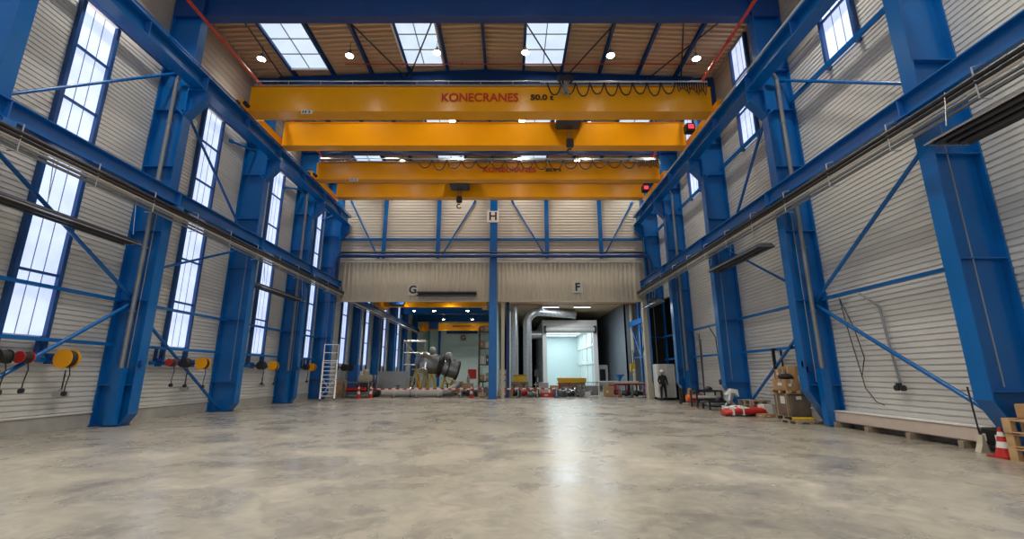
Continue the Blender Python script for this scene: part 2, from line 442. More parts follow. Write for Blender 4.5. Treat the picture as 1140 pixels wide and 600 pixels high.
# ------------------------------------------------------------------ crane runways
for s in (-1,1):
    xi = -11.05 if s < 0 else 8.65; xc = xi+s*.22; w = side_word[s]
    r = thing('crane_runway_beam', 'deep blue crane runway beam with rail high on the %s columns' % w, 'crane beam', (xc,12,11.6))
    MB().ibeam_y(xc, YB, 29.45, 11.62, 12.20, .44, .04, .03).build('girder', 'blue', r)
    MB().box(xc-.04,xc+.04,YB,29.45,12.20,12.29).build('rail', 'galv' if s > 0 else 'blue_dark', r)
    MB().box(xi+s*.0,xi-s*.03,YB,29.45,12.24,12.29).build('conductor_line', 'bar' if s > 0 else 'blue', r)
    for k in range(-1,10):
        y = FR[0]+k*2.68-0.02
        if 6 < y < 29.2: MB().box(xi+s*.01, xc-s*.01, y-.012, y+.012, 11.66, 12.16).build('stiffener', 'blue_light', r)
    # lower runway beam
    xi = -11.30 if s < 0 else 8.80; xc = xi+s*.15
    r = thing('lower_runway_beam', 'blue lower runway beam at mid height along the %s columns' % w, 'beam', (xc,12,7.15))
    MB().ibeam_y(xc, YB, 29.45, 7.14, 7.62, .30, .03, .02).build('girder', 'blue', r)
    for y in FR: MB().box(xi+s*.01, xc-s*.01, y-.012, y+.012, 7.17, 7.59).build('stiffener', 'blue_light', r)
    # conductor bars
    xb = -11.12 if s < 0 else 8.62
    r = thing('conductor_rail', 'bundle of pale power rails hanging below the lower beam on the %s' % w, 'power rail', (xb,12,6.5))
    for k, (dx, z, m, rad) in enumerate(((0,6.88,'darksteel',.06),(0,6.775,'darksteel',.045),(s*.02,6.70,'bar',.028),(s*.05,6.62,'pipegrey',.045),(s*.10,6.53,'steel',.04))):
        MB().tube([(xb+dx,YB,z),(xb+dx,29.4,z)], rad, 8).build('bar', m, r)
    for k in range(12):
        y = 7.2+k*1.95
        if y > 29: break
        h = MB(); h.tube([(xi,y,7.16),(xb-s*.02,y,7.10),(xb-s*.02,y,6.45),(xb+s*.22,y,6.45)], .014, 6); h.build('hanger', 'galv', r)
r = thing('cable_tray', 'slim blue beam carrying cables just under the left lower beam', 'beam', (-11.5,12,6.9))
MB().box(-11.56,-11.38,YB,29.3,6.92,6.96).box(-11.56,-11.54,YB,29.3,6.92,7.08).build('tray', 'blue', r)
# rear hall runway
r = thing('lower_runway_beam', 'blue runway beam running on into the rear hall', 'beam', (-11.45,43,6.6))
MB().ibeam_y(-11.45, 30.4, 57, 6.62, 7.08, .30, .03, .02).build('girder', 'blue', r)
r = thing('conductor_rail', 'pale power rail under the runway beam of the rear hall', 'power rail', (-11.15,43,6.4))
MB().tube([(-11.15,30.4,6.5),(-11.15,56,6.5)], .06, 8).build('bar', 'bar', r)
MB().tube([(-11.15,30.4,6.32),(-11.15,56,6.32)], .03, 8).build('bar', 'galv', r)

# ------------------------------------------------------------------ wall girts and braces
def brace(p, q, label, r=.055, m='blue', group='diagonal braces'):
    t = thing('diagonal_brace', label, 'brace', ((p[0]+q[0])/2,(p[1]+q[1])/2,min(p[2],q[2])), group)
    MB().tube([p,q], r, 10).build('tube', m, t, True)
    d = (Vector(q)-Vector(p)).normalized()
    for e, sg in ((Vector(p),1),(Vector(q),-1)):
        a = e-d*sg*.03; b = e+d*sg*.26
        MB().bar(a, b, .02, .15).build('end_plate', m, t)
    return t
xb = -12.25
F = FR
brace((xb,F[0]+.05,.12),(xb,F[1]-.1,3.75), 'blue tube brace rising from lower left edge to the nearest full left column')
brace((xb,F[0]+.1,7.1),(xb,F[1]-.1,3.95), 'blue tube brace falling across the tall left window below the pale rails')
brace((xb,F[0]+.1,7.75),(xb,F[1]-.15,12.25), 'thin blue brace crossing the nearest left window above the lower beam', .045)
brace((xb,F[1]+.1,3.65),(xb,F[2]-.1,.12), 'blue tube brace falling to the foot of the plain left column')
brace((xb,F[1]+.1,4.85),(xb,F[2]-.1,7.1), 'thin blue brace rising across the second left window', .045)
brace((xb,F[1]+.1,11.7),(xb,F[2]-.1,7.75), 'blue brace falling across the second left window above the lower beam', .05)
brace((xb,F[2]+2.7,11.4),(xb,F[3]-.1,12.3), 'short blue strut beside the head of the third left window', .045)
brace((xb,F[1]+3.3,11.5),(xb,F[2]-.1,12.0), 'short blue strut beside the head of the second left window', .045)
brace((xb,F[3]+2.6,11.4),(xb,F[4]-.2,12.2), 'short blue strut next to the farthest left window', .045)
xb = 9.92
brace((xb,F[0]+.1,7.2),(xb,F[1]-.1,3.85), 'blue brace rising to the right from the column beside the cartons to the pale rails')
brace((xb,F[0]+.25,.55),(xb,F[1]-.1,3.70), 'blue brace falling to the foot of the nearest right column, above the long pale panel')
brace((xb,F[0]+.1,8.1),(xb,F[1]-.1,12.0), 'thin blue brace crossing the right wall above the lower beam, nearest', .05)
brace((xb,F[1]+.1,4.1),(xb,F[2]-.1,7.1), 'thin blue brace behind the second heater on the right', .045)
brace((xb,F[1]+.1,3.45),(xb,F[2]-.2,.12), 'blue brace falling behind the stacked cartons on the right')
brace((xb,F[1]+1.1,11.2),(xb,F[2]-.6,7.5), 'steep blue brace on the right wall above the lower beam, second bay', .055)
def girt(x, y0, y1, z, label, h=.10, m='blue'):
    o = MB().box(x-.05, x+.05, y0, y1, z-h/2, z+h/2).box(x-.08,x+.08,y0,y0+.02,z-.09,z+.09).build('wall_girt', m)
    return tag(o, label, 'girt', 'horizontal wall girts')
bayL = ['nearest', 'second', 'third', 'farthest']
for i in range(4):
    girt(WL+.27, F[i]+.2, F[i+1]-.2, 3.85, 'blue girt across the window at head height of the %s left bay' % bayL[i])
    girt(WL+.27, F[i]+.2, F[i+1]-.2, 2.45, 'blue sill girt directly under the window of the %s left bay' % bayL[i])
    girt(WL+.27, F[i]+.2, F[i+1]-.2, 12.45, 'dark blue girt at the window head of the %s left bay' % bayL[i], .16, 'blue_dark')
    girt(WR-.27, F[i]+.2, F[i+1]-.2, 3.88, 'blue girt at about twice head height in the %s right bay' % bayL[i])
    if i: girt(WR-.27, F[i]+.2, F[i+1]-.2, 2.45, 'blue girt at socket height in the %s right bay' % bayL[i])
    girt(WR-.27, F[i]+.2, F[i+1]-.2, 11.02, 'blue sill girt below the high windows of the %s right bay' % bayL[i], .14)
    if i < 3: girt(WR-.32, F[i]+.2, F[i+1]-.2, 12.95, 'dark blue girt crossing the high window of the %s right bay' % bayL[i], .2, 'blue_dark')

# ------------------------------------------------------------------ roof steel
for i, y in enumerate(FR[1:]):
    w = ['nearest','second','third','farthest'][i]
    r = thing('roof_girder', {0:'wide dark blue roof girder along the top edge of the view',1:'dark blue roof girder just above the first yellow crane',2:'dark blue roof girder between the two yellow cranes',3:'dark blue roof girder against the end wall'}[i], 'roof girder', (-1.2,y,14.7))
    zt = lambda x: roof_z(x)-.25
    MB().box(XL,XR,y-.18,y+.18,14.72,14.76).build('bottom_flange', 'blue_dark', r)
    MB().prism([(XL,14.76),(XR,14.76),(XR,zt(XR)-.04),(-1.2,zt(-1.2)-.04),(XL,zt(XL)-.04)], 'y', y-.012, y+.012).build('web', 'blue_dark', r)
    MB().prism([(XL,zt(XL)-.04),(-1.2,zt(-1.2)-.04),(XR,zt(XR)-.04),(XR,zt(XR)),(-1.2,zt(-1.2)),(XL,zt(XL))], 'y', y-.18, y+.18).build('top_flange', 'blue_dark', r)
    for s in (-1,1):
        xf = XL if s < 0 else XR; xo = WL+.06 if s < 0 else WR-.05
        MB().box(xf, xo, y-.18, y+.18, 14.72, zt(xo)).build('end_block', 'blue_dark', r)
cnt = ['first','second','third','fourth','fifth','sixth','seventh','eighth','ninth','tenth','eleventh']
for k in range(11):
    x = -1.2+1.92*(k-5)
    z = roof_z(x)
    o = MB().ibeam_y(x, 13.5, YE, z-.25, z-.005, .12, .015, .012).build('roof_purlin', 'blue_dark')
    tag(o, 'dark blue roof purlin running away under the deck, %s counted from the left' % cnt[k], 'purlin', 'roof purlins')
nodeL, nodeR = -5.1, 2.72
rods = [((-7.3,14.6),(-5.3,19.55)),((-2.6,14.6),(-5.0,19.55)),((-.1,14.6),(2.5,19.55)),((5.1,14.6),(2.9,19.55)),((-11.0,14.6),(-11.3,19.5)),((6.9,14.6),(8.6,19.5)),((9.3,14.6),(7.0,19.5))]
rw = ['dark roof tie rod left of the second skylight','dark roof tie rod over the lamp right of the second skylight','dark roof tie rod over the third skylight','dark roof tie rod right of the third skylight','dark roof tie rod across the leftmost skylight','dark roof tie rod falling right near the last lamp','dark roof tie rod falling left near the last lamp']
for (a, b), l in zip(rods, rw):
    t = thing('roof_tie_rod', l, 'tie rod', ((a[0]+b[0])/2,(a[1]+b[1])/2,15.6), 'roof tie rods')
    za, zb = roof_z(a[0])-.5, roof_z(b[0])-.42
    MB().tube([(a[0],a[1],za),(b[0],b[1],zb)], .035, 8).build('rod', 'darksteel', t)
    MB().box(b[0]-.08,b[0]+.08,b[1]-.02,b[1]+.12,zb-.1,zb+.1).build('end_plate', 'blue_dark', t)
for k,(a,b) in enumerate(((-7.2,19.85),(-3.0,19.85),(1.0,24.8),(5.4,24.8))):
    pass
# red pipes
def rpipe(pts, label, r=.045):
    t = thing('sprinkler_pipe', label, 'pipe', pts[0])
    MB().tube(pts, r, 10).build('pipe', 'redpipe', t, True)
    c = MB(); a, b = Vector(pts[0]), Vector(pts[-1])
    for k in range(1,6):
        p = a.lerp(b, k/6); d = (b-a).normalized()*.05; c.tube([p-d,p+d], r*1.35, 10)
    c.build('coupling', 'red', t)
rpipe([(-11.0,9.5,14.0),(-11.0,24.8,14.0)], 'red sprinkler pipe running away high on the left side', .06)
rpipe([(8.42,9.5,14.0),(8.42,24.8,14.0)], 'red sprinkler pipe running away high on the right side', .06)
rpipe([(-8,16.1,16.25),(9.1,16.1,16.25)], 'thin red sprinkler line across the roof close behind the nearest girder', .028)
rpipe([(-8,18.8,16.25),(9.1,18.8,16.25)], 'thin red sprinkler line across the roof near the row of lamps', .028)

# ------------------------------------------------------------------ high bay lamps
def lamp_proto(label):
    t = thing('high_bay_lamp', label, 'ceiling lamp', (0,0,0), 'high bay lamps under the roof')
    h_ = MB().lathe([(.05,.30),(.07,.20),(.12,.14),(.17,.09),(.19,.03),(.19,0),(.17,0)]).build('housing', 'grey', t, True)
    MB().lathe([(.165,.005),(.165,-.012)]).build('lens', 'lamp', h_)
    MB().tube([(0,0,.30),(0,0,.73)], .012, 6).build('suspension', 'darksteel', t)
    return t
LX = [-11.36,-7.33,-3.33,.74,4.65,8.57]
rows = [(2.8,'unseen row added for light, nearest the viewer'),(7.2,'second unseen row added for light'),(11.6,'unseen row added for light before the nearest roof girder'),(17.62,'row above the front crane'),(20.0,'row behind the second roof girder'),(23.3,'row between the front crane girders'),(28.0,'row above the rear crane')]  # first three rows are out of view, added for their light
pos = ['leftmost','second from left','third from left','third from right','second from right','rightmost']
lp = None; LE = 640
row_e = [800,850,900,430,380,450,560]
for ri, (y, w) in enumerate(rows):
    ldr = None
    for k, x in enumerate(LX):
        lab = 'glowing round high bay lamp, %s of the %s' % (pos[k], w)
        if lp is None: lp = lamp_proto(lab); o = lp; o.location = (x,y,roof_z(x)-.74)
        else: o = dup(lp, (x,y,roof_z(x)-.74), lab)
        if o is not lp:
            lc = [c for c in o.children if c.type == 'LIGHT'][0]
            if ldr is None and ri: ldr = lc.data.copy(); ldr.energy = row_e[ri]
            if ri: lc.data = ldr
            continue
        ld = bpy.data.lights.new('lamp_light', 'SPOT'); ld.energy = LE; ld.color = (1,.93,.82); ld.spot_size = math.radians(118); ld.spot_blend = .9; ld.shadow_soft_size = .2
        lo = bpy.data.objects.new('lamp_light', ld); COL.objects.link(lo); lo.parent = o; lo.location = (0,0,-.04)

# ------------------------------------------------------------------ overhead cranes
def crane(y1, y2, zb1, zb2, zt, w1, w2, label, tsize, tx, ntx, loops, tag_sign):
    xa, xb_ = -11.05, 8.62
    r = thing('bridge_crane', label, 'crane', (-1.2,(y1+y2)/2,12.3))
    MB().box(xa+.05,xb_-.05,y1,y1+w1,zb1,zt).box(xa+.05,xb_-.05,y1-.03,y1+w1+.03,zb1-.015,zb1+.02).box(xa+.05,xb_-.05,y1-.03,y1+w1+.03,zt-.02,zt+.015).build('front_girder', 'yellow', r)
    MB().box(xa+.12,xb_-.12,y2,y2+w2,zb2,zt).box(xa+.12,xb_-.12,y2-.03,y2+w2+.03,zb2-.015,zb2+.02).box(xa+.12,xb_-.12,y2-.03,y2+w2+.03,zt-.02,zt+.015).build('rear_girder', 'yellow', r)
    for s, x in ((-1,-11.25),(1,8.85)):
        e = MB(); et = e.bbox(x-.15,x+.15,y1-.25,y2+w2+.35,12.34,12.72,.02).build('end_truck', 'yellow', r)
        for yy in (y1+.1,y1+.9,y2-.3,y2+w2-.05):
            MB().tube([(x-.09,yy,12.43),(x+.09,yy,12.43)], .14, 16).build('wheel', 'darksteel', et)
        for yy, d in ((y1-.25,-1),(y2+w2+.35,1)):
            MB().tube([(x,yy,12.52),(x,yy+d*.18,12.52)], .06, 10).build('buffer', 'rubber', r)
    # walkway with hand rail along the front girder
    w = MB(); wk = w.box(xa+.2,xb_-.2,y1-.12,y1+.5,zt+.03,zt+.07).build('walkway', 'galv', r)
    h = MB(); h.tube([(xa+.2,y1-.10,zt+.24),(xb_-.2,y1-.10,zt+.24)], .02, 6)
    n = 14
    for k in range(n+1):
        x = xa+.3+(xb_-xa-.6)*k/n; h.tube([(x,y1-.10,zt+.05),(x,y1-.10,zt+.26)], .015, 6)
    h.build('handrail', 'galv', wk)
    # festoon cables on a track in front
    x0, x1, nn, lo = loops
    t = MB(); t.tube([(x0-.3,y1-.22,zt+.10),(xb_-.25,y1-.22,zt+.10)], .02, 6); ft = t.build('festoon_track', 'galv', r)
    for k in range(nn):
        a = x0+(x1-x0)*k/nn; b = x0+(x1-x0)*(k+1)/nn; dr = lo*(.85+.3*random.random())
        pts = [(a+(b-a)*j/10, y1-.22-.02*(j%2), zt+.08-dr*(1-abs(2*j/10-1)**2.6)) for j in range(11)]
        MB().tube(pts, .03, 6).build('festoon_cable', 'black', ft)
    bunch = MB()
    for k in range(12):
        a = x1+.1+k*.10; dr = lo*(.5+.5*random.random())
        bunch.tube([(a,y1-.24,zt+.08),(a-.03,y1-.26,zt+.08-dr*.7),(a+.04,y1-.25,zt+.08-dr),(a+.09,y1-.24,zt+.08-dr*.7),(a+.07,y1-.24,zt+.08)], .02, 6)
    bunch.build('cable_bundle', 'black', ft)
    # lettering
    text_obj('KONECRANES', tsize, (tx,y1-.04,(zb1+zt)/2+.05), 'txtred', r, width=ntx, bold=.008)
    text_obj('50.0 t', tsize*.62, (tx+ntx/2+1.0,y1-.04,(zb1+zt)/2+.06), 'txtblack', r, width=ntx*.30, bold=.012)
    # rail mounted hoist trolley with its hook
    hx = 2.75 if y1 < 20 else -3.0
    hb = MB(); hb.bbox(hx-.9,hx+.9,y1+w1+.15,y2-.15,zt+.05,zt+.45,.03); hb.bbox(hx-.6,hx+.55,y1+w1+.7,y2-.5,zt-.7,zt+.05,.05); hb.build('hoist', 'darksteel', r)
    k = MB(); yh = (y1+w1+y2)/2
    for dx in (-.12,-.04,.04,.12): k.tube([(hx+dx,yh,zt-.8),(hx+dx,yh,zb1-.35)], .012, 5)
    k.bbox(hx-.17,hx+.17,yh-.12,yh+.12,zb1-.75,zb1-.35,.04); kb = k.build('hook_block', 'darksteel', r)
    hk = MB(); hk.torus((hx,yh,zb1-.98), (0,1,0), .13, .04, 16, 8, .6, 5.2); hk.build('hook', 'darksteel', kb)
    # end-of-girder sign plates
    g = MB(); g.box(tag_sign-.24,tag_sign+.24,y1-.05,y1-.035,zb1-.14,zb1+.03); npl = g.build('number_plate', 'white', r)
    g = MB()
    for dx in (-.16,-.05,.1): g.box(tag_sign+dx-.025,tag_sign+dx+.035,y1-.055,y1-.05,zb1-.11,zb1)
    g.build('plate_marking', 'black', npl)
    # red signal box
    g = MB(); g.bbox(8.1,8.5,y2-1.15,y2-.75,12.35,12.75,.03); cb = g.build('control_box', 'black', r)
    MB().box(8.18,8.42,y2-1.17,y2-1.15,12.45,12.66).build('signal_lamp', 'redlamp', cb)
    # small work lamp at the left end
    g = MB(); g.tube([(-10.9,y1-.45,12.42),(-10.9,y1-.2,12.42)], .09, 12); g.build('work_lamp', 'black', r)
    return r
crane(16.70, 19.42, 12.31, 12.23, 13.45, .60, .48, 'large yellow 50 tonne bridge crane nearest the viewer', .56, -1.25, 3.25, (1.6,7.0,9,.62), -8.5)
crane(23.40, 26.25, 12.31, 12.42, 13.30, .45, .45, 'yellow bridge crane behind the front one, close to the end wall', .42, 0.0, 3.0, (-5.2,7.2,15,.55), -8.8)
# supply hoist frame on top of the front girder
r = thing('cable_carriage', 'tangled grey cable carriage perched on the front crane walkway', 'cable carriage', (2.35,16.6,13.52))
g = MB()
for k in range(9):
    a = random.random()*.5-.25; g.tube([(2.35+a,16.4,13.5+random.random()*.3),(2.35+a*.3,16.42,13.05+random.random()*.2),(2.35+a*1.4,16.41,12.75+random.random()*.3)], .022, 6)
g.build('cables', 'grey', r); MB().bbox(2.05,2.7,16.35,16.7,13.52,13.85,.05).build('carriage', 'darksteel', r)

# ------------------------------------------------------------------ end wall steel and signs
px = [-8.65,-4.92,2.6,6.32]
pl = ['leftmost','second','third','rightmost']
for i, x in enumerate(px):
    o = MB().box(x-.09,x+.09,YE-.22,YE-.05,9.3,14.7).box(x-.14,x+.14,YE-.24,YE-.22,9.3,14.7).build('wall_post','blue')
    tag(o, 'blue post on the upper end wall, %s of the four slim ones' % pl[i], 'post', 'end wall posts')
r = thing('wall_post', 'tall blue middle post of the end wall carrying the letter H', 'post', (XM,YE-.35,0))
MB().box(XM-.25,XM+.25,YE-.50,YE-.47,0,14.7).build('front_flange','blue',r)
MB().box(XM-.02,XM+.02,YE-.47,YE-.14,0,14.7).build('web','blue',r); MB().box(XM-.25,XM+.25,YE-.14,YE-.12,0,6.2).build('rear_flange','blue_dark',r)
MB().box(XM-.32,XM+.32,YE-.6,YE-.1,0,.05).build('base_plate','blue_dark',r)
def sign(ch, x, y, z, label, s=.82, m='white'):
    t = thing('letter_sign', label, 'sign', (x,y,z-s/2)); pn = MB().box(x-s/2,x+s/2,y-.03,y,z-s/2,z+s/2).build('panel', m, t)
    text_obj(ch, s*1.0, (x,y-.036,z), 'txtblack', pn, bold=.022)
sign('H', XM-.05, YE-.52, 12.17, 'white sign with black letter H on the middle post')
sign('G', -6.5, YE-.20, 7.06, 'grey sign with black letter G above the left opening', .72, 'offwhite')
sign('F', 4.6, YE-.20, 7.24, 'grey sign with black letter F above the right opening', .76, 'offwhite')
o = MB().box(WL,WR,YE-.18,YE-.04,10.58,10.72).build('wall_girt','blue'); tag(o,'thin blue girt across the whole end wall above the fascia','girt')
o = MB().tube([(-11.7,YE-.75,6.9),(-11.7,YE-.75,8.9),(-11.55,YE-.75,9.22),(-11.3,YE-.75,9.30),(9.0,YE-.75,9.30),(9.35,YE-.75,9.22),(9.45,YE-.75,8.9),(9.45,YE-.75,6.9)], .13, 12).build('wall_pipe','blue_dark',None,True); tag(o,'thick dark blue pipe with bent ends across the end wall','pipe')
o = MB().tube([(-11.6,YE-.62,7.2),(-11.6,YE-.62,9.35),(-11.4,YE-.62,9.56),(9.1,YE-.62,9.56),(9.35,YE-.62,9.3),(9.35,YE-.62,7.2)], .06, 10).build('wall_pipe','black',None,True); tag(o,'black pipe running just above the thick blue pipe on the end wall','pipe')
for (a,b,l) in (((-11.2,13.5),(-9.0,9.3),'grey blue brace beside the leftmost end wall post'),((-2.4,13.5),(-4.7,9.4),'grey blue brace left of the middle post'),((.2,13.5),(2.4,9.6),'grey blue brace right of the middle post'),((8.7,13.4),(6.5,9.4),'grey blue brace beside the rightmost end wall post')):
    brace((a[0],YE-.12,a[1]),(b[0],YE-.12,b[1]), l, .05, 'blue', 'end wall braces')
# heaters ---------------------------------------------------------------
def heater(x, s, y0, y1, z, label, w=.85):
    t = thing('radiant_heater', label, 'heater', (x,(y0+y1)/2,z))
    h = MB(); o = w/2
    h.prism([(x-o,z),(x-o*.55,z+.14),(x+o*.55,z+.14),(x+o,z),(x+o-.02,z),(x+o*.52,z+.12),(x-o*.52,z+.12),(x-o+.02,z)], 'y', y0, y1).build('reflector', 'darksteel', t)
    MB().prism([(x-o,z),(x-o*.55,z+.14),(x+o*.55,z+.14),(x+o,z)], 'y', y0-.02, y0+.02).build('end_cap','grey',t)
    MB().prism([(x-o,z),(x-o*.55,z+.14),(x+o*.55,z+.14),(x+o,z)], 'y', y1-.02, y1+.02).build('end_cap','grey',t)
    for dx in (-.24,0,.24): MB().tube([(x+dx,y0+.05,z+.03),(x+dx,y1-.05,z+.03)], .05, 10).build('burner_tube','darksteel',t)
    MB().box(x-s*o-.015,x-s*o+.015,y0,y1,z-.02,z+.0).build('edge_strip','alu',t)
    for yy in (y0+.3,(y0+y1)/2,y1-.3): MB().tube([(x-s*.25,yy,z+.24),(x-s*.12,yy,6.95)], .01, 5).build('hanger','galv',t)
heater(-11.72, -1, 7.5, 13.25, 5.45, 'long dark radiant heater hanging on the left, nearest the viewer', .62)
heater(-11.72, -1, 20.1, 24.6, 5.50, 'dark radiant heater hanging on the left over the third bay', .62)
heater(8.72, 1, 2.5, 8.05, 5.98, 'long dark radiant heater at the upper right edge of the view', .92)
heater(9.12, 1, 15.2, 19.3, 5.95, 'dark radiant heater hanging on the right between second and third columns', .7)
heater(9.0, 1, 26.2, 29.0, 5.75, 'short dark heater on the right near the end wall', .5)
r = thing('radiant_heater', 'long dark heater mounted on the ribbed fascia beside the letter G', 'heater', (-4.0,YE-.4,6.62))
MB().box(-6.2,-2.2,YE-.42,YE-.22,6.62,6.70).box(-6.2,-2.2,YE-.42,YE-.22,6.84,6.92).build('reflector','darksteel',r); MB().tube([(-6.1,YE-.35,6.77),(-2.2,YE-.35,6.77)],.05,10).build('burner_tube','black',r)
# ------------------------------------------------------------------ rear left hall (G)
struct(MB().box(WL,XM-.1,YG,YG+.15,0,9.6).build('wall_rear_left','palewall'))
struct(deck_flat := MB().box(WL-.1,XM+.1,YE+.1,YG+.2,9.5,9.6).build('ceiling_rear_left','deck'))
struct(MB().box(XM+.02,XM+.12,36.0,YG,0,9.55).build('wall_partition','palewall'))
for k,y in enumerate((33.5,42.0,50.2,57.5)):
    o = MB().box(WL,XM,y-.15,y+.15,8.15,8.2).box(WL,XM,y-.02,y+.02,8.2,9.1).box(WL,XM,y-.15,y+.15,9.1,9.15).build('roof_girder','blue'); tag(o,'blue roof girder of the rear left hall, %s beyond the opening' % ['first','second','third','fourth'][k],'roof girder','girders of the rear hall')
for k,(x,y) in enumerate(((-9.0,36.5),(-5.0,36.5),(-10,46.5),(-7.9,46.5),(-4.4,46.5),(-8,54),(-4.5,54))):
    o = dup(lp,(x,y,8.0),'small round lamp of the rear left hall, %s' % ['front left one','front right one','far left of the middle row','second of the middle row','right one of the middle row','left one of the last row','right one of the last row'][k])
    o['group'] = 'lamps of the rear hall'
def small_crane(y, z0, z1, xa, xb_, label):
    r = thing('bridge_crane', label, 'crane', ((xa+xb_)/2,y,z0), 'small cranes of the rear hall')
    MB().box(xa,xb_,y,y+.45,z0,z1).box(xa,xb_,y-.06,y+.51,z0-.03,z0+.02).build('girder','yellow',r)
    for x in (xa+.1,xb_-.1): MB().bbox(x-.25,x+.25,y-1,y+1.5,z0-.1,z0+.3,.02).build('end_truck','yellow',r)
    h = MB(); h.bbox(xa+.9,xa+2.1,y-.35,y-.02,z0+.1,z1+.15,.04); h.build('hoist','blue_dark',r)
    text_obj('KONECRANES', .34, ((xa+xb_)/2+.5,y-.08,(z0+z1)/2+.03), 'txtblack', r, width=2.2)
    return r
small_crane(37.4, 7.12, 7.9, -11.0, -2.0, 'yellow crane beam just under the left opening of the end wall')
small_crane(55.5, 6.85, 7.75, -10.9, -2.0, 'small yellow crane far back in the rear left hall')
# far wall features
struct(MB().box(-8.0,-3.6,YG-.1,YG,0,5.0).box(-8.05,-3.55,YG-.16,YG-.08,4.95,5.15).build('door_1','palewall'))
sign('G', -6.1, YG-.2, 6.2, 'small letter G sign far away in the rear left hall', .9, 'offwhite')
tag(MB().box(-8.3,-4.2,YG-.5,YG-.2,6.75,7.1).build('radiant_heater','blue_dark'),'dark heater strip on the far wall of the rear hall','heater')
for k,x in enumerate((-10.6,-9.2)):
    o = MB().box(x-.14,x+.14,YG-.45,YG-.15,0,8.1).build('wall_post','teal' if k < 1 else 'blue'); tag(o,'%s post on the far wall of the rear hall' % ['teal','blue'][k],'post')
tag(MB().bbox(-4.9,-3.9,54,54.6,1.0,2.1,.03).build('tool_cabinet','red'),'red cabinet far back beside the roller door','cabinet')
tag(MB().bbox(-3.75,-3.2,52,52.6,0,2.4,.03).build('switch_cabinet','offwhite'),'slim pale cabinet right of the red one','cabinet')

# rear right hall (F): painting booth, ducts
struct(MB().box(XM+.12,13.5,YE+.1,56.5,7.35,7.45).build('ceiling_rear_right','deck'))
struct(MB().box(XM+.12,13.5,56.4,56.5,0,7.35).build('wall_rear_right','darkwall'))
struct(MB().box(9.62,9.75,37.2,56.4,0,7.35).build('wall_grey','greywall'))
struct(MB().box(11.0,11.1,YE+.1,37.2,0,7.35).build('wall_side_white','offwhite'))
struct(MB().box(9.62,11.1,37.2,37.3,0,7.35).build('wall_return','greywall'))
for k,y in enumerate((32.3,34.6,37.0)):
    o = MB().box(10.05,10.2,y-.12,y+.12,0,7.3).build('slim_post',['blue','blue','kraft'][k]); tag(o,['blue post right behind the opening edge','blue post of the braced frame beyond the right opening','beige post at the corner of the grey wall'][k],'post')
tag(MB().box(10.0,10.25,32.3,37.2,5.35,5.75).build('frame_beam','blue'),'blue beam across the braced frame beyond the right opening','beam')
brace((10.12,32.4,5.2),(10.12,34.5,2.9),'blue cross brace falling, upper part of the frame beyond the right opening',.05,'blue','cross braces beyond the right opening')
brace((10.12,34.5,5.2),(10.12,32.4,2.9),'blue cross brace rising, upper part of the frame beyond the right opening',.05,'blue','cross braces beyond the right opening')
brace((10.12,34.7,5.2),(10.12,36.9,2.9),'blue cross brace falling towards the beige post',.05,'blue','cross braces beyond the right opening')
brace((10.12,36.9,5.2),(10.12,34.7,2.9),'blue cross brace rising from the beige post',.05,'blue','cross braces beyond the right opening')
brace((10.12,32.4,2.8),(10.12,36.9,2.8),'level blue tie of the braced frame beyond the right opening',.05,'blue','cross braces beyond the right opening')
bx0,bx1,by0,by1 = 3.12,8.25,42.0,53.5
r = thing('paint_booth', 'tall white booth with bright pale interior behind the right opening', 'booth', ((bx0+bx1)/2,(by0+by1)/2,0))
MB().box(bx0,bx0+.38,by0,by0+.3,0,6.5).box(bx1-.38,bx1,by0,by0+.3,0,6.5).box(bx0+.38,bx1-.38,by0,by0+.3,5.35,6.5).box(bx0,bx0+.08,by0+.3,by1,0,6.5).box(bx1-.08,bx1,by0+.3,by1,0,6.5).box(bx0,bx1,by0+.3,by1,6.2,6.3).build('shell','white',r)
MB().box(bx0+.08,bx0+.12,by0+.3,by1-.1,0,5.9).box(bx1-.12,bx1-.08,by0+.3,by1-.1,0,5.9).box(bx0+.08,bx1-.08,by1-.12,by1-.06,0,5.9).build('lining','boothwall',r)
MB().box(bx0+.12,bx1-.12,by0+.4,by1-.2,5.85,5.9).build('inner_ceiling','white',r)
MB().tube([(bx0+.3,by0-.2,5.62),(bx1-.3,by0-.2,5.62)],.24,16).build('shutter_drum','offwhite',r,True)
MB().bbox(bx0+.12,bx0+.36,by0-.35,by0,5.3,5.95,.03).bbox(bx1-.36,bx1-.12,by0-.35,by0,5.3,5.95,.03).build('drum_bracket','black',r)
g = MB()
for z in (2.5,4.2): g.box(bx1-.22,bx1-.12,by0+.8,by1-.2,z,z+.22)
for y in (44,47,50,52.6): g.box(bx1-.24,bx1-.12,y,y+.12,0,5.8)
g.build('wall_rail','white',r)
for k in range(4):
    y = 43.4+k*2.6; MB().box(bx0+.6,bx1-.6,y,y+.25,5.8,5.85).build('light_strip','strip',r)
ad = bpy.data.lights.new('booth_light','AREA'); ad.energy = 210; ad.color = (.90,.99,1); ad.shape = 'RECTANGLE'; ad.size = 4; ad.size_y = 9
ao = bpy.data.objects.new('booth_light', ad); COL.objects.link(ao); ao.parent = r; ao.location = (0,0,5.75)
def duct(pts, rad, label, m='galv'):
    t = thing('ventilation_duct', label, 'duct', (pts[0][0],pts[0][1],min(p[2] for p in pts)))
    MB().tube(pts, rad, 20).build('pipe', m, t, True) if False else None
    s_ = MB().tube(pts, rad, 20)
    for a, b in zip(pts, pts[1:]):
        a, b = Vector(a), Vector(b); L_ = (b-a).length; d = (b-a).normalized(); n = max(1,int(L_/.42))
        for k in range(n): c = a+d*(k+.5)*L_/n; s_.tube([c-d*.015,c+d*.015], rad*1.05, 20)
    s_.build('pipe', m, t, True)
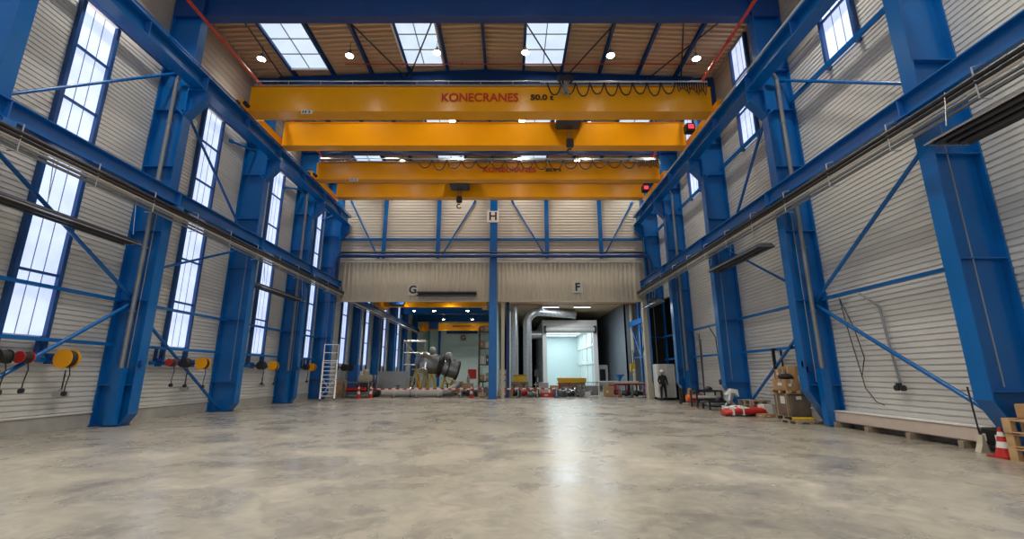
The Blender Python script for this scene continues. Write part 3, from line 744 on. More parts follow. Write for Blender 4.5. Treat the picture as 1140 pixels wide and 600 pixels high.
duct([(.45,38,0.0),(.45,38,7.3)], .31, 'wide vertical galvanised duct left of the bent one')
duct([(1.52,38,.0),(1.52,38,5.9),(1.66,38,6.3),(2.0,38,6.62),(2.5,38.3,6.8),(3.4,39.5,6.9),(6,41,6.9)], .36, 'galvanised duct bending over at the top towards the booth')
duct([(1.9,42.8,5.2),(3.1,42.8,5.2)], .42, 'short horizontal duct stub entering the booth side')
duct([(6.0,41.3,6.55),(6.0,41.3,7.3)], .22, 'short bright duct stub on top of the booth', 'alu')
for k,(x,y) in enumerate(((3.75,34.5),(6.95,34.5),(3.6,38.5),(6.35,38.5))):
    t = thing('strip_lamp','long lit strip lamp under the rear right ceiling, %s' % ['front left','front right','back left','back right'][k],'ceiling lamp',(x,y,7.2),'strip lamps of the rear right hall')
    MB().box(x-.75,x+.75,y-.12,y+.12,7.22,7.3).build('housing','white',t); MB().box(x-.72,x+.72,y-.10,y+.10,7.19,7.22).build('diffuser','strip',t)
tag(MB().tube([(-.9,33.0,6.62),(9.5,33.0,6.62)],.03,8).build('sprinkler_pipe','redpipe'),'red sprinkler pipe under the ceiling beyond the right opening','pipe')
tag(MB().box(-.55,-.32,YE+.1,YE+.5,0,6.3).build('edge_post','kraft'),'beige post just right of the middle post','post')
tag(MB().box(-.22,.0,YE+1.6,YE+1.8,0,6.9).build('edge_post','blue_dark'),'narrow dark blue post beside the beige one','post')
tag(MB().tube([(0.02,34.5,0),(0.02,34.5,6.3)],.09,10).build('standpipe','white'),'white standpipe left of the wide duct','pipe')

# lights of the rear right hall come from its strip lamps
for x,y,e in ((3.75,34.5,160),(6.95,34.5,160),(5,38.5,160)):
    l = bpy.data.lights.new('strip_light','AREA'); l.energy = e*.8; l.color = (.85,.93,1); l.shape='RECTANGLE'; l.size = 1.5; l.size_y = 1.2
    o = bpy.data.objects.new('strip_light', l); COL.objects.link(o); o.location = (x,y,7.17)

struct(MB().box(9.3,11.0,YE+.18,YE+.24,0,6.5).build('gap_dark_panel','darkwall'))  # black panel added to stand in for the darkness behind the open column
# ------------------------------------------------------------------ small goods: makers
def pallet(x, y, z, label, w=1.2, d=.8, rz=0, m='wood', group=None, h=.144):
    t = thing('wooden_pallet', label, 'pallet', (x,y,z), group)
    for k in range(5): a = -w/2+.0+k*(w-.12)/4; _b(MB().box(a,a+.12,-d/2,d/2,h-.022,h),'deck_board',m,t)
    for b in (-d/2,-.05,d/2-.10):
        s_ = MB().box(-w/2,w/2,b,b+.1,h-.044,h-.022).box(-w/2,w/2,b,b+.1,0,.02)
        for a in (-w/2,-.07,w/2-.14): s_.box(a,a+.14,b,b+.1,.02,h-.044)
        _b(s_,'stringer',m,t)
    t.rotation_euler = (0,0,rz); return t
def _b(mb, name, m, parent, smooth=False):   # build in the parent's own coordinates
    me = bpy.data.meshes.new(name); me.from_pydata(mb.v, [], mb.f); me.update()
    bm = bmesh.new(); bm.from_mesh(me); bmesh.ops.recalc_face_normals(bm, faces=bm.faces); bm.to_mesh(me); bm.free()
    if smooth:
        for p in me.polygons: p.use_smooth = True
        try: me.set_sharp_from_angle(angle=math.radians(38))
        except Exception: pass
    me.materials.append(M[m]); o = bpy.data.objects.new(name, me); COL.objects.link(o); o.parent = parent; return o
def carton(x, y, z, w, d, h, label, rz=0, m='card', group=None, tape=True):
    t = thing('cardboard_box', label, 'box', (x,y,z), group)
    bd = _b(MB().bbox(-w/2,w/2,-d/2,d/2,0,h,.012),'body',m,t)
    if tape: _b(MB().box(-w/2-.003,w/2+.003,-.03,.03,h-.0,h+.004).box(-w/2-.004,-w/2,-.03,.03,h*.55,h).box(-.03,.03,-d/2-.004,-d/2,h*.55,h),'tape','kraft',t)
    _b(MB().box(-w*.3,-w*.05,-d/2-.005,-d/2,h*.35,h*.6),'shipping_label','white',bd); _b(MB().box(-w/2-.005,-w/2,-d*.2,d*.1,h*.4,h*.65),'shipping_label','white',bd)
    t.rotation_euler = (0,0,rz); return t
def cone(x, y, label, h=.55):
    t = thing('traffic_cone', label, 'cone', (x,y,0), 'traffic cones')
    _b(MB().bbox(-.19,.19,-.19,.19,0,.035,.01),'base','red',t)
    pr = lambda f: (.14*(1-f)+.025*f, .035+f*(h-.035))
    for a, b, m in ((0,.28,'red'),(.28,.5,'white'),(.5,.68,'red'),(.68,.84,'white'),(.84,1,'red')):
        _b(MB().lathe([pr(a),pr(b)],n=18),'band',m,t,True)
    return t
def valve(x, y, z, s_, label, m='darksteel', rz=0, group='flanged fittings on the floor'):
    t = thing('flanged_valve', label, 'valve', (x,y,z), group)
    _b(MB().lathe([(.12*s_,-.35*s_),(.14*s_,-.15*s_),(.22*s_,0),(.14*s_,.15*s_),(.12*s_,.35*s_)],(0,0,.25*s_),(1,0,0),16),'body',m,t,True)
    for e in (-.38,.34): _b(MB().lathe([(.25*s_,e*s_),(.25*s_,(e+.05)*s_)],(0,0,.25*s_),(1,0,0),20),'flange','steel',t)
    _b(MB().tube([(0,0,.4*s_),(0,0,.75*s_)],.035*s_,8).torus((0,0,.75*s_),(0,0,1),.17*s_,.02*s_,18,6).bar((-.17*s_,0,.75*s_),(.17*s_,0,.75*s_),.02*s_),'hand_wheel',random.choice(['red','black','steel','black']),t)
    t.rotation_euler = (0,0,rz); return t
def trestle(x, y, w, d, h, label, m='red', top='kraft', rz=0):
    t = thing('work_trestle', label, 'trestle', (x,y,0))
    for a in (-w/2+.05,w/2-.05):
        _b(MB().bar((a,-d/2,0),(a,-d*.3,h-.08),.06).bar((a,d/2,0),(a,d*.3,h-.08),.06).bar((a,-d*.42,h*.35),(a,d*.42,h*.35),.05),'leg_frame',m,t)
    _b(MB().box(-w/2,w/2,-d*.32,-d*.24,h-.10,h-.02).box(-w/2,w/2,d*.24,d*.32,h-.10,h-.02),'rail',m,t)
    _b(MB().box(-w/2-.03,w/2+.03,-d*.4,d*.4,h-.02,h+.02),'top',top,t)
    t.rotation_euler = (0,0,rz); return t
def drum(x,y,z,label,m='blue',r=.29,h=.88):
    t = thing('steel_drum',label,'drum',(x,y,z)); _b(MB().lathe([(r,0),(r,h*.33),(r*1.04,h*.35),(r,h*.37),(r,h*.66),(r*1.04,h*.68),(r,h*.70),(r,h),(r*.93,h),(r*.93,h-.02)],n=24),'body',m,t,True)
    _b(MB().lathe([(.03,h-.02),(.03,h+.02)],(.15,0,0)),'bung','black',t); return t

# ------------------------------------------------------------------ hose / cable reels along the left wall
def reel(x, y, z, label, m, R=.20):
    t = thing('hose_reel', label, 'reel', (x,y,z), 'reels on the left wall rail')
    _b(MB().lathe([(R,-.13),(R,-.11),(R*.55,-.10),(R*.55,.10),(R,.11),(R,.13)],(0,0,0),(0,1,0),22),'drum',m,t,True); dr = t.children[0]
    _b(MB().lathe([(R*.86,-.09),(R*.9,0),(R*.86,.09)],(0,0,0),(0,1,0),22),'hose','rubber',dr,True)
    _b(MB().box(-.42,-.02,-.03,.03,-.04,.04).box(-.5,-.42,-.12,.12,-.14,.14),'wall_arm','blue_dark',t)
    _b(MB().tube([(.12,0,-R*.8),(.14,.03,-R-.15),(.10,.02,-R-.45),(.12,.0,-R-.62)],.014,6),'hose_tail','rubber',t); ht = [c for c in t.children if c.name.startswith('hose_tail')][0]
    _b(MB().bbox(.06,.18,-.05,.05,-R-.72,-R-.60,.02),'nozzle','darksteel',ht)
    return t
reel(-12.1,12.40,1.95,'large yellow hose reel near the nearest full left column','yellow',.26)
reel(-12.1,11.3,1.95,'red and black cable reel left of the large yellow reel','red',.15)
reel(-12.1,10.8,1.95,'dark reel at the left edge of the view','rubber',.17)
reel(-12.1,17.95,1.95,'yellow reel in the second bay, right of two dark ones','yellow',.23)
reel(-12.1,16.95,1.95,'dark reel directly left of the yellow one in the second bay','rubber',.17)
reel(-12.1,16.25,1.95,'dark reel with reddish hub, leftmost in the second bay','red',.13)
reel(-12.1,23.35,1.95,'yellow reel in the third bay','yellow',.23)
reel(-12.1,22.2,1.95,'dark reel left of the yellow one in the third bay','rubber',.2)
reel(-12.1,27.9,1.95,'yellow reel close to the step ladder','yellow',.23)
reel(-12.1,27.1,1.95,'dark reel close to the step ladder, left of the yellow one','rubber',.17)
reel(-11.7,32.3,2.0,'dark reel beyond the opening right of the step ladder','rubber',.24)
reel(-11.7,33.6,2.0,'second dark reel beyond the opening','rubber',.26)
for k,(a,b) in enumerate(((10.6,12.5),(15.9,18.1),(21.6,23.7),(26.8,28.4))):
    t = thing('reel_rail','blue rail with reels on the left wall, %s bay' % bayL[k],'rail',(-12.55,(a+b)/2,1.9),'reel rails')
    MB().box(-12.62,-12.54,a,b,1.86,1.98).build('rail','blue',t)
    for y in (a+.2,b-.5): MB().box(-12.66,-12.58,y,y+.08,1.9,2.42).build('hanger','blue_dark',t)
for k,y in enumerate((12.85,17.7,23.2)):
    t = thing('socket_cluster','grey cable socket cluster hanging on the left wall, %s bay' % bayL[k],'socket',(-12.5,y,1.0),'hanging sockets')
    MB().tube([(-12.5,y,1.65),(-12.5,y,1.05)],.018,6).build('cable','rubber',t)
    MB().bbox(-12.6,-12.4,y-.16,y-.03,.93,1.08,.02).bbox(-12.6,-12.4,y+.03,y+.16,.93,1.08,.02).bbox(-12.56,-12.44,y-.04,y+.04,.9,1.12,.01).build('socket','galv',t)
# right wall cables and sockets
def cable_drop(pts, label, m='rubber', r=.018):
    t = thing('hanging_cable', label, 'cable', pts[0]); MB().tube(pts, r, 6).build('cable', m, t, True); return t
c = cable_drop([(10.0,12.55,3.8),(10.15,12.1,3.35),(10.15,12.05,2.6),(10.15,11.9,1.25)], 'grey conduit dropping to a socket on the nearest right wall panel', 'pipegrey', .03)
MB().bbox(10.05,10.16,11.74,11.86,1.12,1.26,.02).bbox(10.05,10.16,11.93,12.05,1.12,1.26,.02).bbox(10.03,10.15,11.85,11.94,1.15,1.32,.01).build('socket','darksteel',c)
cable_drop([(10.1,13.45,3.8),(10.15,13.35,2.6),(10.15,13.2,1.75),(10.15,13.1,1.15),(10.15,12.8,.8),(10.15,12.55,.72)], 'thin black cable looping down the right wall beside the brace', 'rubber', .012)
cable_drop([(10.1,13.45,3.8),(10.15,13.15,2.9),(10.15,12.95,2.0),(10.15,13.15,1.5)], 'second thin black cable joining the loop on the right wall', 'rubber', .012)
c = cable_drop([(10.15,17.3,2.4),(10.15,17.3,1.2)], 'thin cable to a small socket behind the cartons', 'rubber', .02); MB().bbox(10.05,10.18,17.2,17.4,1.05,1.22,.02).build('socket','darksteel',c)
c = cable_drop([(10.0,22.3,3.8),(10.12,22.0,3.3),(10.15,21.9,1.3)], 'cable dropping to a plug between the third and fourth right columns', 'rubber', .025); MB().bbox(10.05,10.18,21.8,22.0,1.05,1.3,.02).build('plug','darksteel',c)
t = thing('wall_box','small white control box on the right wall','control box',(10.15,21.3,1.5)); MB().bbox(10.08,10.22,21.15,21.4,1.45,1.72,.02).build('body','white',t); MB().box(10.06,10.09,21.25,21.32,1.53,1.6).build('button','black',t)
t = thing('metal_pole','long grey pole leaning at the fourth right column','pole',(9.95,23.3,0)); MB().tube([(9.85,23.3,0),(9.95,23.5,3.6)],.03,8).tube([(9.8,23.15,0),(9.93,23.3,3.3)],.025,8).build('pole','darksteel',t)

# ------------------------------------------------------------------ right foreground group
def slab_panel():
    t = thing('panel_package','long pale wrapped panel lying along the right wall','panel',(9.95,12.1,.12))
    MB().bbox(9.78,10.16,9.75,14.05,.16,.46,.02).build('body','peach',t); MB().box(9.76,10.18,9.7,14.08,.455,.475).build('top_sheet','white',t)
    MB().bbox(9.72,10.2,9.25,9.78,.15,.44,.05).build('end_cover','black',t)
    MB().box(9.71,9.72,9.35,9.42,.22,.36).box(9.71,9.72,9.6,9.66,.22,.36).build('end_label','white',t)
slab_panel()
for k,y in enumerate((10.1,11.4,12.7,13.9)):
    tag(MB().box(9.7,10.15,y,y+.12,0,.15).build('timber_block','wood2'),'timber block under the long pale panel, %s from the broom' % ['nearest','second','third','farthest'][k],'block','timber blocks')
t = thing('broom','upright broom with dark handle and straw head by the traffic cone','broom',(9.6,9.6,0))
MB().tube([(9.60,9.6,.25),(9.62,9.66,1.28)],.016,8).build('handle','darksteel',t)
MB().prism([(9.48,0),(9.68,0),(9.65,.16),(9.62,.34),(9.58,.34),(9.55,.16)],'y',9.54,9.66).build('bristles','kraft',t)
cone(9.40,9.0,'red and white traffic cone between the broom and the pallets')
# stacked pallets at the right edge
for k in range(3):
    pallet(9.56,8.10,k*.25,'empty wooden pallet at the right edge, %s of the stack' % ['bottom','middle','top'][k],1.2,.8,PI/2+.03*(-1)**k,group='pallets at the right edge',h=.25)
carton(9.66,8.1,.75,.6,1.0,.26,'plain cardboard box on top of the pallet stack at the right edge',.1,'card',tape=True)
carton(9.74,8.1,1.013,.40,.7,.20,'smaller cardboard box topping the pallet stack at the right edge',-.1,'card')

# cartons beside the second right column
pallet(9.88,16.2,0,'wooden pallet under the dark wrapped crate',.72,.95,0,'wood2')
t = thing('wrapped_crate','large brown film-wrapped crate beside the second right column','crate',(9.88,16.2,.145))
_b(MB().bbox(-.35,.35,-.46,.46,0,.74,.03),'body','wrap',t); _b(MB().box(-.12,.06,-.47,-.46,.55,.66).box(-.362,-.352,-.2,.05,.4,.65),'label','white',t)
_b(MB().box(-.36,.36,-.3,-.26,0,.75).box(-.36,.36,.26,.3,0,.75),'strap','wood',t)
pallet(9.86,16.2,.89,'thin wooden pallet on top of the dark wrapped crate',.76,1.0,0,'wood',h=.12)
carton(9.66,16.1,1.01,.40,.8,.36,'wide cardboard box on the upper pallet, facing the hall')
carton(10.05,16.2,1.01,.34,.9,.80,'tall brown cardboard box at the back of the upper pallet')
carton(9.74,16.42,1.374,.22,.3,.34,'small cardboard box standing on the wide one')
t = thing('black_bag','crumpled black bag lying on the wide cardboard box','bag',(9.64,15.98,1.37)); _b(MB().lathe([(.05,0),(.20,.03),(.24,.09),(.18,.16),(.08,.19)],n=14),'bag','rubber',t,True); _b(MB().torus((0,0,.17),(1,0,0),.12,.015,12,6,0,PI),'handle','rubber',t)
t = thing('flat_screen_board','black framed board standing behind the tall cardboard box','board',(9.98,16.9,0)); _b(MB().box(-.16,-.06,-.03,.03,0,2.45).box(.14,.2,-.03,.03,0,2.45).box(-.16,.2,-.03,.03,2.4,2.47),'frame','black',t); _b(MB().box(-.06,.14,-.01,.01,.6,2.4),'panel','white',t)
pallet(9.45,15.1,0,'low grey pallet plate in front of the wrapped crate',.9,.8,.1,'wood2',h=.10)
t = thing('yellow_beam','bright yellow bar lying on the low grey plate','bar',(9.45,15.05,.10)); _b(MB().bbox(-.36,.36,-.07,.07,0,.08,.02),'bar','yellow2',t); _b(MB().bbox(-.40,-.34,-.08,.08,0,.09,.01),'end_cap','black',t)
t.rotation_euler = (0,0,-.15)
carton(9.72,17.65,0,.34,.4,.42,'open white box left of the wrapped crate',.1,'white',tape=False)
carton(9.45,17.15,0,.5,.45,.12,'flattened tan carton on the floor left of the wrapped crate',.2,'card',tape=False)
# wooden pallets stack behind
for k in range(3): pallet(9.82,18.6,k*.18,'grey wooden pallet behind the red bundle, %s' % ['lowest','middle','topmost'][k],.8,.9,.03*k,'wood2',group='grey pallets behind the red bundle',h=.18)
# red bundle
t = thing('red_bundle','long bundle of red folded straps and sheet on the floor','bundle',(8.85,17.8,0))
for k in range(7):
    a = -.75+.02*k; _b(MB().tube([(a,-.3+k*.1,.10),(a+.5,-.32+k*.1,.20+.03*(k%3)),(a+1.0,-.3+k*.1,.17),(a+1.5,-.28+k*.1,.19+.02*(k%2)),(.85,-.3+k*.1,.10)],[.08,.11,.12,.11,.06],10),'fold','red',t,True)
_b(MB().box(-.5,-.45,-.46,.46,.05,.34).box(-.12,-.08,-.46,.46,.05,.35),'white_strap','white',t)
t = thing('white_sheet','white plastic sheet heaped on the red bundle','sheet',(8.75,17.85,.06)); _b(MB().lathe([(.46,.22),(.36,.26),(.28,.27),(.2,.31),(.05,.32)],n=11),'sheet','white',t)
t = thing('propeller_motor','tilted silver motor with a cover beside the third right column','motor',(9.05,19.0,0)); t.scale = (.68,.68,.8)
_b(MB().lathe([(.10,0),(.20,.1),(.22,.5),(.16,.62)],(-.1,0,.5),(.35,0,.9),16),'body','alu',t,True); _b(MB().prism([(-.25,.9),(.1,1.2),(.45,1.15),(.5,.8),(.3,.95),(.1,1.0)],'y',-.2,.2),'cover','white',t); _b(MB().bar((-.5,0,0),(-.1,0,.6),.07).bar((.4,0,0),(0,0,.6),.07).bar((-.6,0,.05),(.5,0,.05),.08),'stand','steel',t)
# black frames
for k in range(2):
    t = thing('machine_frame',['dark steel frame with pale tubes beside the fourth right column','low black frame with steel tubes in front of the taller frame'][k],'frame',((9.55,9.35)[k],(22.4,20.9)[k],0))
    w, h = ((1.2,.75),(.95,.34))[k]
    g = MB()
    for a in (-w/2,w/2):
        for b in (-.35,.35): g.bar((a,b,0),(a,b,h),.07)
    for b in (-.35,.35): g.bar((-w/2,b,h),(w/2,b,h),.08); g.bar((-w/2,b,h*.45),(w/2,b,h*.45),.06)
    for a in (-w/2,w/2): g.bar((a,-.35,h),(a,.35,h),.08)
    _b(g,'frame','darksteel',t)
    g = MB()
    for j in range(4): g.tube([(-w/2+.05,-.3+j*.2,h*.62),(w/2-.05,-.3+j*.2,h*.62)],.05,10)
    _b(g,'tube_load','alu' if k else 'offwhite',t)
    _b(MB().lathe([(.11,-.2),(.15,0),(.11,.2)],(.1,-.1,h+.08),(0,1,0),14),'gear','darksteel',t)
# copper coloured machine
t = thing('pump_unit','reddish brown pump unit on a pallet at the fourth right column','pump',(9.45,23.6,0))
_b(MB().box(-.5,.5,-.4,.4,0,.1),'base','wood2',t); _b(MB().lathe([(.15,-.4),(.2,-.3),(.2,.1),(.1,.2),(.1,.4)],(0,0,.35),(1,0,0),16),'housing','orange',t,True); _b(MB().lathe([(.12,0),(.14,.1),(.08,.35)],(-.2,0,.5),(0,0,1),14),'motor','card',t,True); _b(MB().torus((.2,-.15,.4),(0,1,0),.16,.03,16,8),'wheel','redpipe',t)
drum(9.2,24.55,0,'black drum at the foot of the fourth right column','black',.16,.8)
# white container in the gap of the right wall
t = thing('white_container','white rectangular container standing in the right wall gap','container',(9.7,28.5,0))
MB().bbox(9.12,10.22,28.1,28.95,.14,2.15,.03).build('body','offwhite',t)
for y in (9.2,9.67,10.14): MB().box(y-.03,y+.03,28.08,28.11,.16,2.12).build('rib','white',t)
MB().box(9.2,9.3,28.15,28.9,0,.14).box(10.05,10.15,28.15,28.9,0,.14).build('foot','black',t)

# ------------------------------------------------------------------ person at the right
def skin_obj(name, verts, edges, radii, m, parent, root=0, sub=2):
    me = bpy.data.meshes.new(name); me.from_pydata(verts, edges, []); me.update()
    o = bpy.data.objects.new(name, me); COL.objects.link(o); md = o.modifiers.new('skin','SKIN')
    for i, r_ in enumerate(radii):
        sv = me.skin_vertices[0].data[i]; sv.radius = r_ if isinstance(r_, tuple) else (r_, r_); sv.use_root = i == root
    s2 = o.modifiers.new('sub','SUBSURF'); s2.levels = sub; s2.render_levels = sub
    bpy.context.view_layer.update()
    me2 = bpy.data.meshes.new_from_object(o.evaluated_get(bpy.context.evaluated_depsgraph_get()))
    for p in me2.polygons: p.use_smooth = True
    me2.materials.clear(); me2.materials.append(M[m]); bpy.data.objects.remove(o)
    ob = bpy.data.objects.new(name, me2); COL.objects.link(ob); ob.parent = parent; return ob
pr = thing('person','person in dark clothes and white helmet standing before the white container','person',(9.28,27.75,0))
V = [(0,0,.95),(0,.01,1.15),(0,.02,1.36),(0,.01,1.47),(0,0,1.54),
     (-.10,0,.90),(-.12,-.02,.50),(-.13,.03,.10),(-.13,-.10,.05),
     (.10,0,.90),(.14,.03,.50),(.18,.08,.10),(.18,-.05,.05),
     (-.19,.02,1.40),(-.26,.0,1.12),(-.22,-.18,.95),(.19,.02,1.40),(.27,.03,1.12),(.25,-.10,.88)]
Ed = [(0,1),(1,2),(2,3),(3,4),(0,5),(5,6),(6,7),(7,8),(0,9),(9,10),(10,11),(11,12),(2,13),(13,14),(14,15),(2,16),(16,17),(17,18)]
R_ = [(.16,.12),(.155,.115),(.17,.12),(.06,.06),(.055,.055),.10,.07,.05,.045,.10,.07,.05,.045,.07,.052,.04,.07,.052,.04]
skin_obj('clothed_body', V, Ed, R_, 'denim', pr)
_b(MB().lathe([(.03,-.13),(.06,-.115),(.082,-.06),(.09,0),(.088,.06),(.06,.10),(.02,.12)],(0,-.01,1.65),(0,0,1),18),'head','skin',pr,True)
_b(MB().prism([(-.105,1.655),(-.125,1.625),(-.095,1.625)],'x',-.014,.014).bbox(-.03,.03,-.098,-.088,1.585,1.592,.002),'face_detail','skin',pr)
_b(MB().lathe([(.14,0),(.118,.015),(.115,.06),(.085,.11),(.03,.14)],(0,-.01,1.68),(0,0,1),20).box(-.07,.07,-.18,-.11,1.68,1.692),'safety_helmet','white',pr,True)
for s_, hx, hy, hz in ((-1,-.22,-.18,.95),(1,.25,-.10,.88)):
    hv = [(hx,hy,hz),(hx,hy-.05,hz-.05)]; he = [(0,1)]; hr = [(.028,.02),(.034,.018)]
    for k in range(4):
        b = len(hv); fx = hx+(k-1.5)*.017; L_ = (.055,.065,.06,.045)[k]
        hv += [(fx,hy-.07,hz-.075),(fx,hy-.085,hz-.075-L_*.6),(fx,hy-.08,hz-.075-L_)]; he += [(1,b),(b,b+1),(b+1,b+2)]; hr += [.010,.009,.007]
    b = len(hv); hv += [(hx-s_*.04,hy-.05,hz-.06),(hx-s_*.05,hy-.075,hz-.095)]; he += [(0,b),(b,b+1)]; hr += [.012,.009]
    skin_obj('hand', hv, he, hr, 'skin', pr, 0, 1)

# ------------------------------------------------------------------ goods beyond the right opening
for k,(x,y,w,h,m) in enumerate(((8.3,31.6,1.9,.95,'red'),(7.9,33.4,1.3,.85,'red'),(8.4,35.8,3.2,1.0,'white'))):
    trestle(x,y,w,.8,h,['red work trestle beyond the right opening, nearest','red work trestle behind the nearest one','long white table on a frame in front of the grey wall'][k],m,'kraft' if k<2 else 'white')
for k,(x,y,z) in enumerate(((8.0,31.6,.3),(8.7,31.5,.3),(7.7,33.3,.28))):
    valve(x,y,0,1.1,'dark fitting under the red trestles, %s' % ['left one','right one','rear one'][k])
t = thing('blue_funnel','blue funnel shaped hopper on the long table','hopper',(8.6,35.8,1.02)); _b(MB().lathe([(.1,0),(.12,.15),(.42,.45),(.42,.5)],n=16),'funnel','blue',t,True)
t = thing('crane_hook_block','yellow hook block hanging beyond the right opening','hook block',(9.2,34.0,1.9)); _b(MB().bbox(-.18,.22,-.1,.1,.05,.4,.05).torus((0,0,-.05),(0,1,0),.16,.05,14,8,.5,5),'block','yellow2',t); _b(MB().tube([(0,0,.4),(-.02,0,1.4)],.03,6).tube([(.12,0,.4),(.1,0,1.4)],.03,6),'chain','darksteel',t)
t = thing('white_machine','white machine cabinet with dark window right of the booth','machine',(9.0,44.5,0)); _b(MB().bbox(-.6,.5,-.6,.6,0,2.4,.05),'cabinet','white',t); _b(MB().box(-.3,.25,-.62,-.59,.9,2.0),'window','black',t); _b(MB().bbox(-.5,.4,-.65,-.55,.1,.5,.02),'lower_panel','grey',t)
# ------------------------------------------------------------------ barrier and goods in front of the openings
def barrier(x0, x1, y, z, label, n):
    t = thing('barrier_tape',label,'barrier',((x0+x1)/2,y,0))
    for k in range(n+1):
        x = x0+(x1-x0)*k/n; MB().tube([(x,y,0),(x,y,z+.06)],.025,8).build('post','white',t); MB().lathe([(.16,0),(.15,.03),(.04,.06)],(x,y,0)).build('post_foot','black',t)
    g = MB()
    for k in range(n):
        a = x0+(x1-x0)*k/n; b = x0+(x1-x0)*(k+1)/n; pts = [(a+(b-a)*j/6, y-.03, z-.05*(1-abs(2*j/6-1)**2)) for j in range(7)]
        for p, q in zip(pts, pts[1:]): g.bar(p, q, .008, .09)
    g.build('tape','tape',t); return t
barrier(-9.3,-1.8,31.2,.60,'red and white barrier tape in front of the left opening',5)
barrier(-.7,3.2,31.2,.62,'red and white barrier tape in front of the right opening',3)
for k,(x,y) in enumerate(((-2.55,30.9),(-9.2,30.6),(-9.9,30.3))):
    cone(x,y,['red and white traffic cone right of the grey vessel','red and white traffic cone at the left end of the barrier tape','red and white traffic cone beside the metal rack'][k],.85)
t = thing('large_pipe','long pale grey pipe lying under the barrier tape','pipe',(-6.2,31.9,0)); _b(MB().tube([(-2.6,0,.30),(1.6,0,.30)],.27,18),'pipe','offwhite',t,True); _b(MB().tube([(1.6,0,.30),(2.1,0,.38),(2.5,.1,.75),(2.7,.15,.95)],.25,16),'elbow','steel',t,True); _b(MB().lathe([(.36,-.04),(.36,.04)],(-.6,0,.30),(1,0,0)),'flange','steel',t)
for k,x in enumerate((-8.2,-5.2)): tag(MB().box(x-.06,x+.06,31.6,32.2,0,.05).build('timber_block','wood'),['timber under the left end of the long pipe','timber under the right end of the long pipe'][k],'block')
# separator vessel on yellow trestles
t = thing('separator_vessel','tilted grey steel vessel with domed end on yellow supports','vessel',(-5.9,34.2,0))
c0 = Vector((-.45,-.2,2.45)); ax = Vector((.93,.28,-.26)).normalized()
MBv = MB().lathe([(.03,-.72),(.32,-.66),(.56,-.50),(.71,-.27),(.77,0),(.77,.85),(.60,1.15)],c0,ax,28); _b(MBv,'shell','steel',t,True)
_b(MB().lathe([(.88,1.12),(.88,1.2)],c0,ax,28).lathe([(.88,1.26),(.88,1.34)],c0,ax,28),'main_flange','darksteel',t)
_b(MB().lathe([(.55,1.34),(.62,1.7),(.62,2.55)],c0,ax,24),'outlet_barrel','steel',t,True)
_b(MB().lathe([(.74,1.75),(.74,1.83)],c0,ax,24).lathe([(.74,2.5),(.74,2.62)],c0,ax,24),'barrel_flange','darksteel',t)
_b(MB().lathe([(.26,-.12),(.28,.0),(.2,.5)],c0+Vector((.05,-.62,-.2)),(0,-.5,-.85),16).lathe([(.34,.48),(.34,.56)],c0+Vector((.05,-.62,-.2)),(0,-.5,-.85),16),'lower_nozzle','alu',t,True)
for k,(d,hh) in enumerate(((.45,1.05),(1.75,1.0))):
    p = c0+ax*d; _b(MB().tube([p,p+Vector((.06,0,hh*.7))],.13,12).lathe([(.24,0),(.24,.08)],p+Vector((.06,0,hh*.72)),(0,0,1),16),'top_nozzle','steel',t,True)
    _b(MB().lathe([(.05,0),(.2,.05),(.25,.18),(.2,.32),(.05,.38)],p+Vector((.10,0,hh*.8)),(.2,0,1),14),'nozzle_cover','white',t,True)
_b(MB().lathe([(.08,0),(.1,.2),(.16,.22),(.16,.28)],c0+ax*2.3+Vector((0,0,.55)),(.3,0,1),12),'small_nozzle','white',t,True)
for k,(x,y,dx) in enumerate(((-1.0,-.5,.35),(.15,-.3,.35),(1.1,0,.30),(-.5,.6,.3),(1.6,.3,.25))):
    topz = 2.45-.3*(x+.45)-.72; g = MB()
    for sx in (-1,1):
        g.bar((x+sx*dx*1.3,y-.25,0),(x,y,topz),.075); g.bar((x+sx*dx*1.3,y+.25,0),(x,y,topz),.075)
    g.bar((x-dx*.9,y,.5),(x+dx*.9,y,.5),.06); g.box(x-.25,x+.25,y-.25,y+.25,topz-.04,topz+.02)
    _b(g,'support_frame','yellow2',t)
# left group: mobile step ladder
t = thing('step_ladder','tall silver mobile platform ladder in front of the left end column','ladder',(-11.0,27.9,0))
W = .80; D = 1.0; t.rotation_euler = (0,0,.38); H = 2.35
for sx in (-W/2,W/2):
    _b(MB().bar((sx,-D/2,.1),(sx,D*.25,H),.09).bar((sx,D/2,.1),(sx,D*.42,H),.05).bar((sx,-D/2,.1),(sx,D/2,.1),.05),'side_rail','alu',t)
    _b(MB().bar((sx,D*.25,H),(sx,D*.25,H+1.0),.04).bar((sx,D*.42,H),(sx,D*.42,H+1.0),.04).bar((sx,D*.25,H+1.0),(sx,D*.42,H+1.0),.04).bar((sx,-D*.48,.9),(sx,D*.2,H+.75),.035),'guard_rail','alu',t)
for k in range(9):
    f = (k+.7)/9.2; y = -D/2+D*.75*f; z = .1+(H-.1)*f; _b(MB().box(-W/2,W/2,y-.02,y+.16,z-.02,z+.015),'tread','alu',t)
_b(MB().box(-W/2,W/2,D*.22,D*.45,H-.02,H+.02),'platform','alu',t)
_b(MB().bar((-W/2,D*.44,H+1.0),(W/2,D*.44,H+1.0),.04).bar((-W/2,D*.44,H+.5),(W/2,D*.44,H+.5),.035),'rear_rail','alu',t)
_b(MB().bar((-W/2,D*.46,.2),(W/2,D*.44,1.3),.03).bar((W/2,D*.46,.2),(-W/2,D*.44,1.3),.03),'cross_brace','alu',t)
for sx in (-W/2,W/2):
    for yy in (-D/2,D/2): _b(MB().tube([(sx-.02,yy,.06),(sx+.02,yy,.06)],.06,12),'wheel','rubber',t)
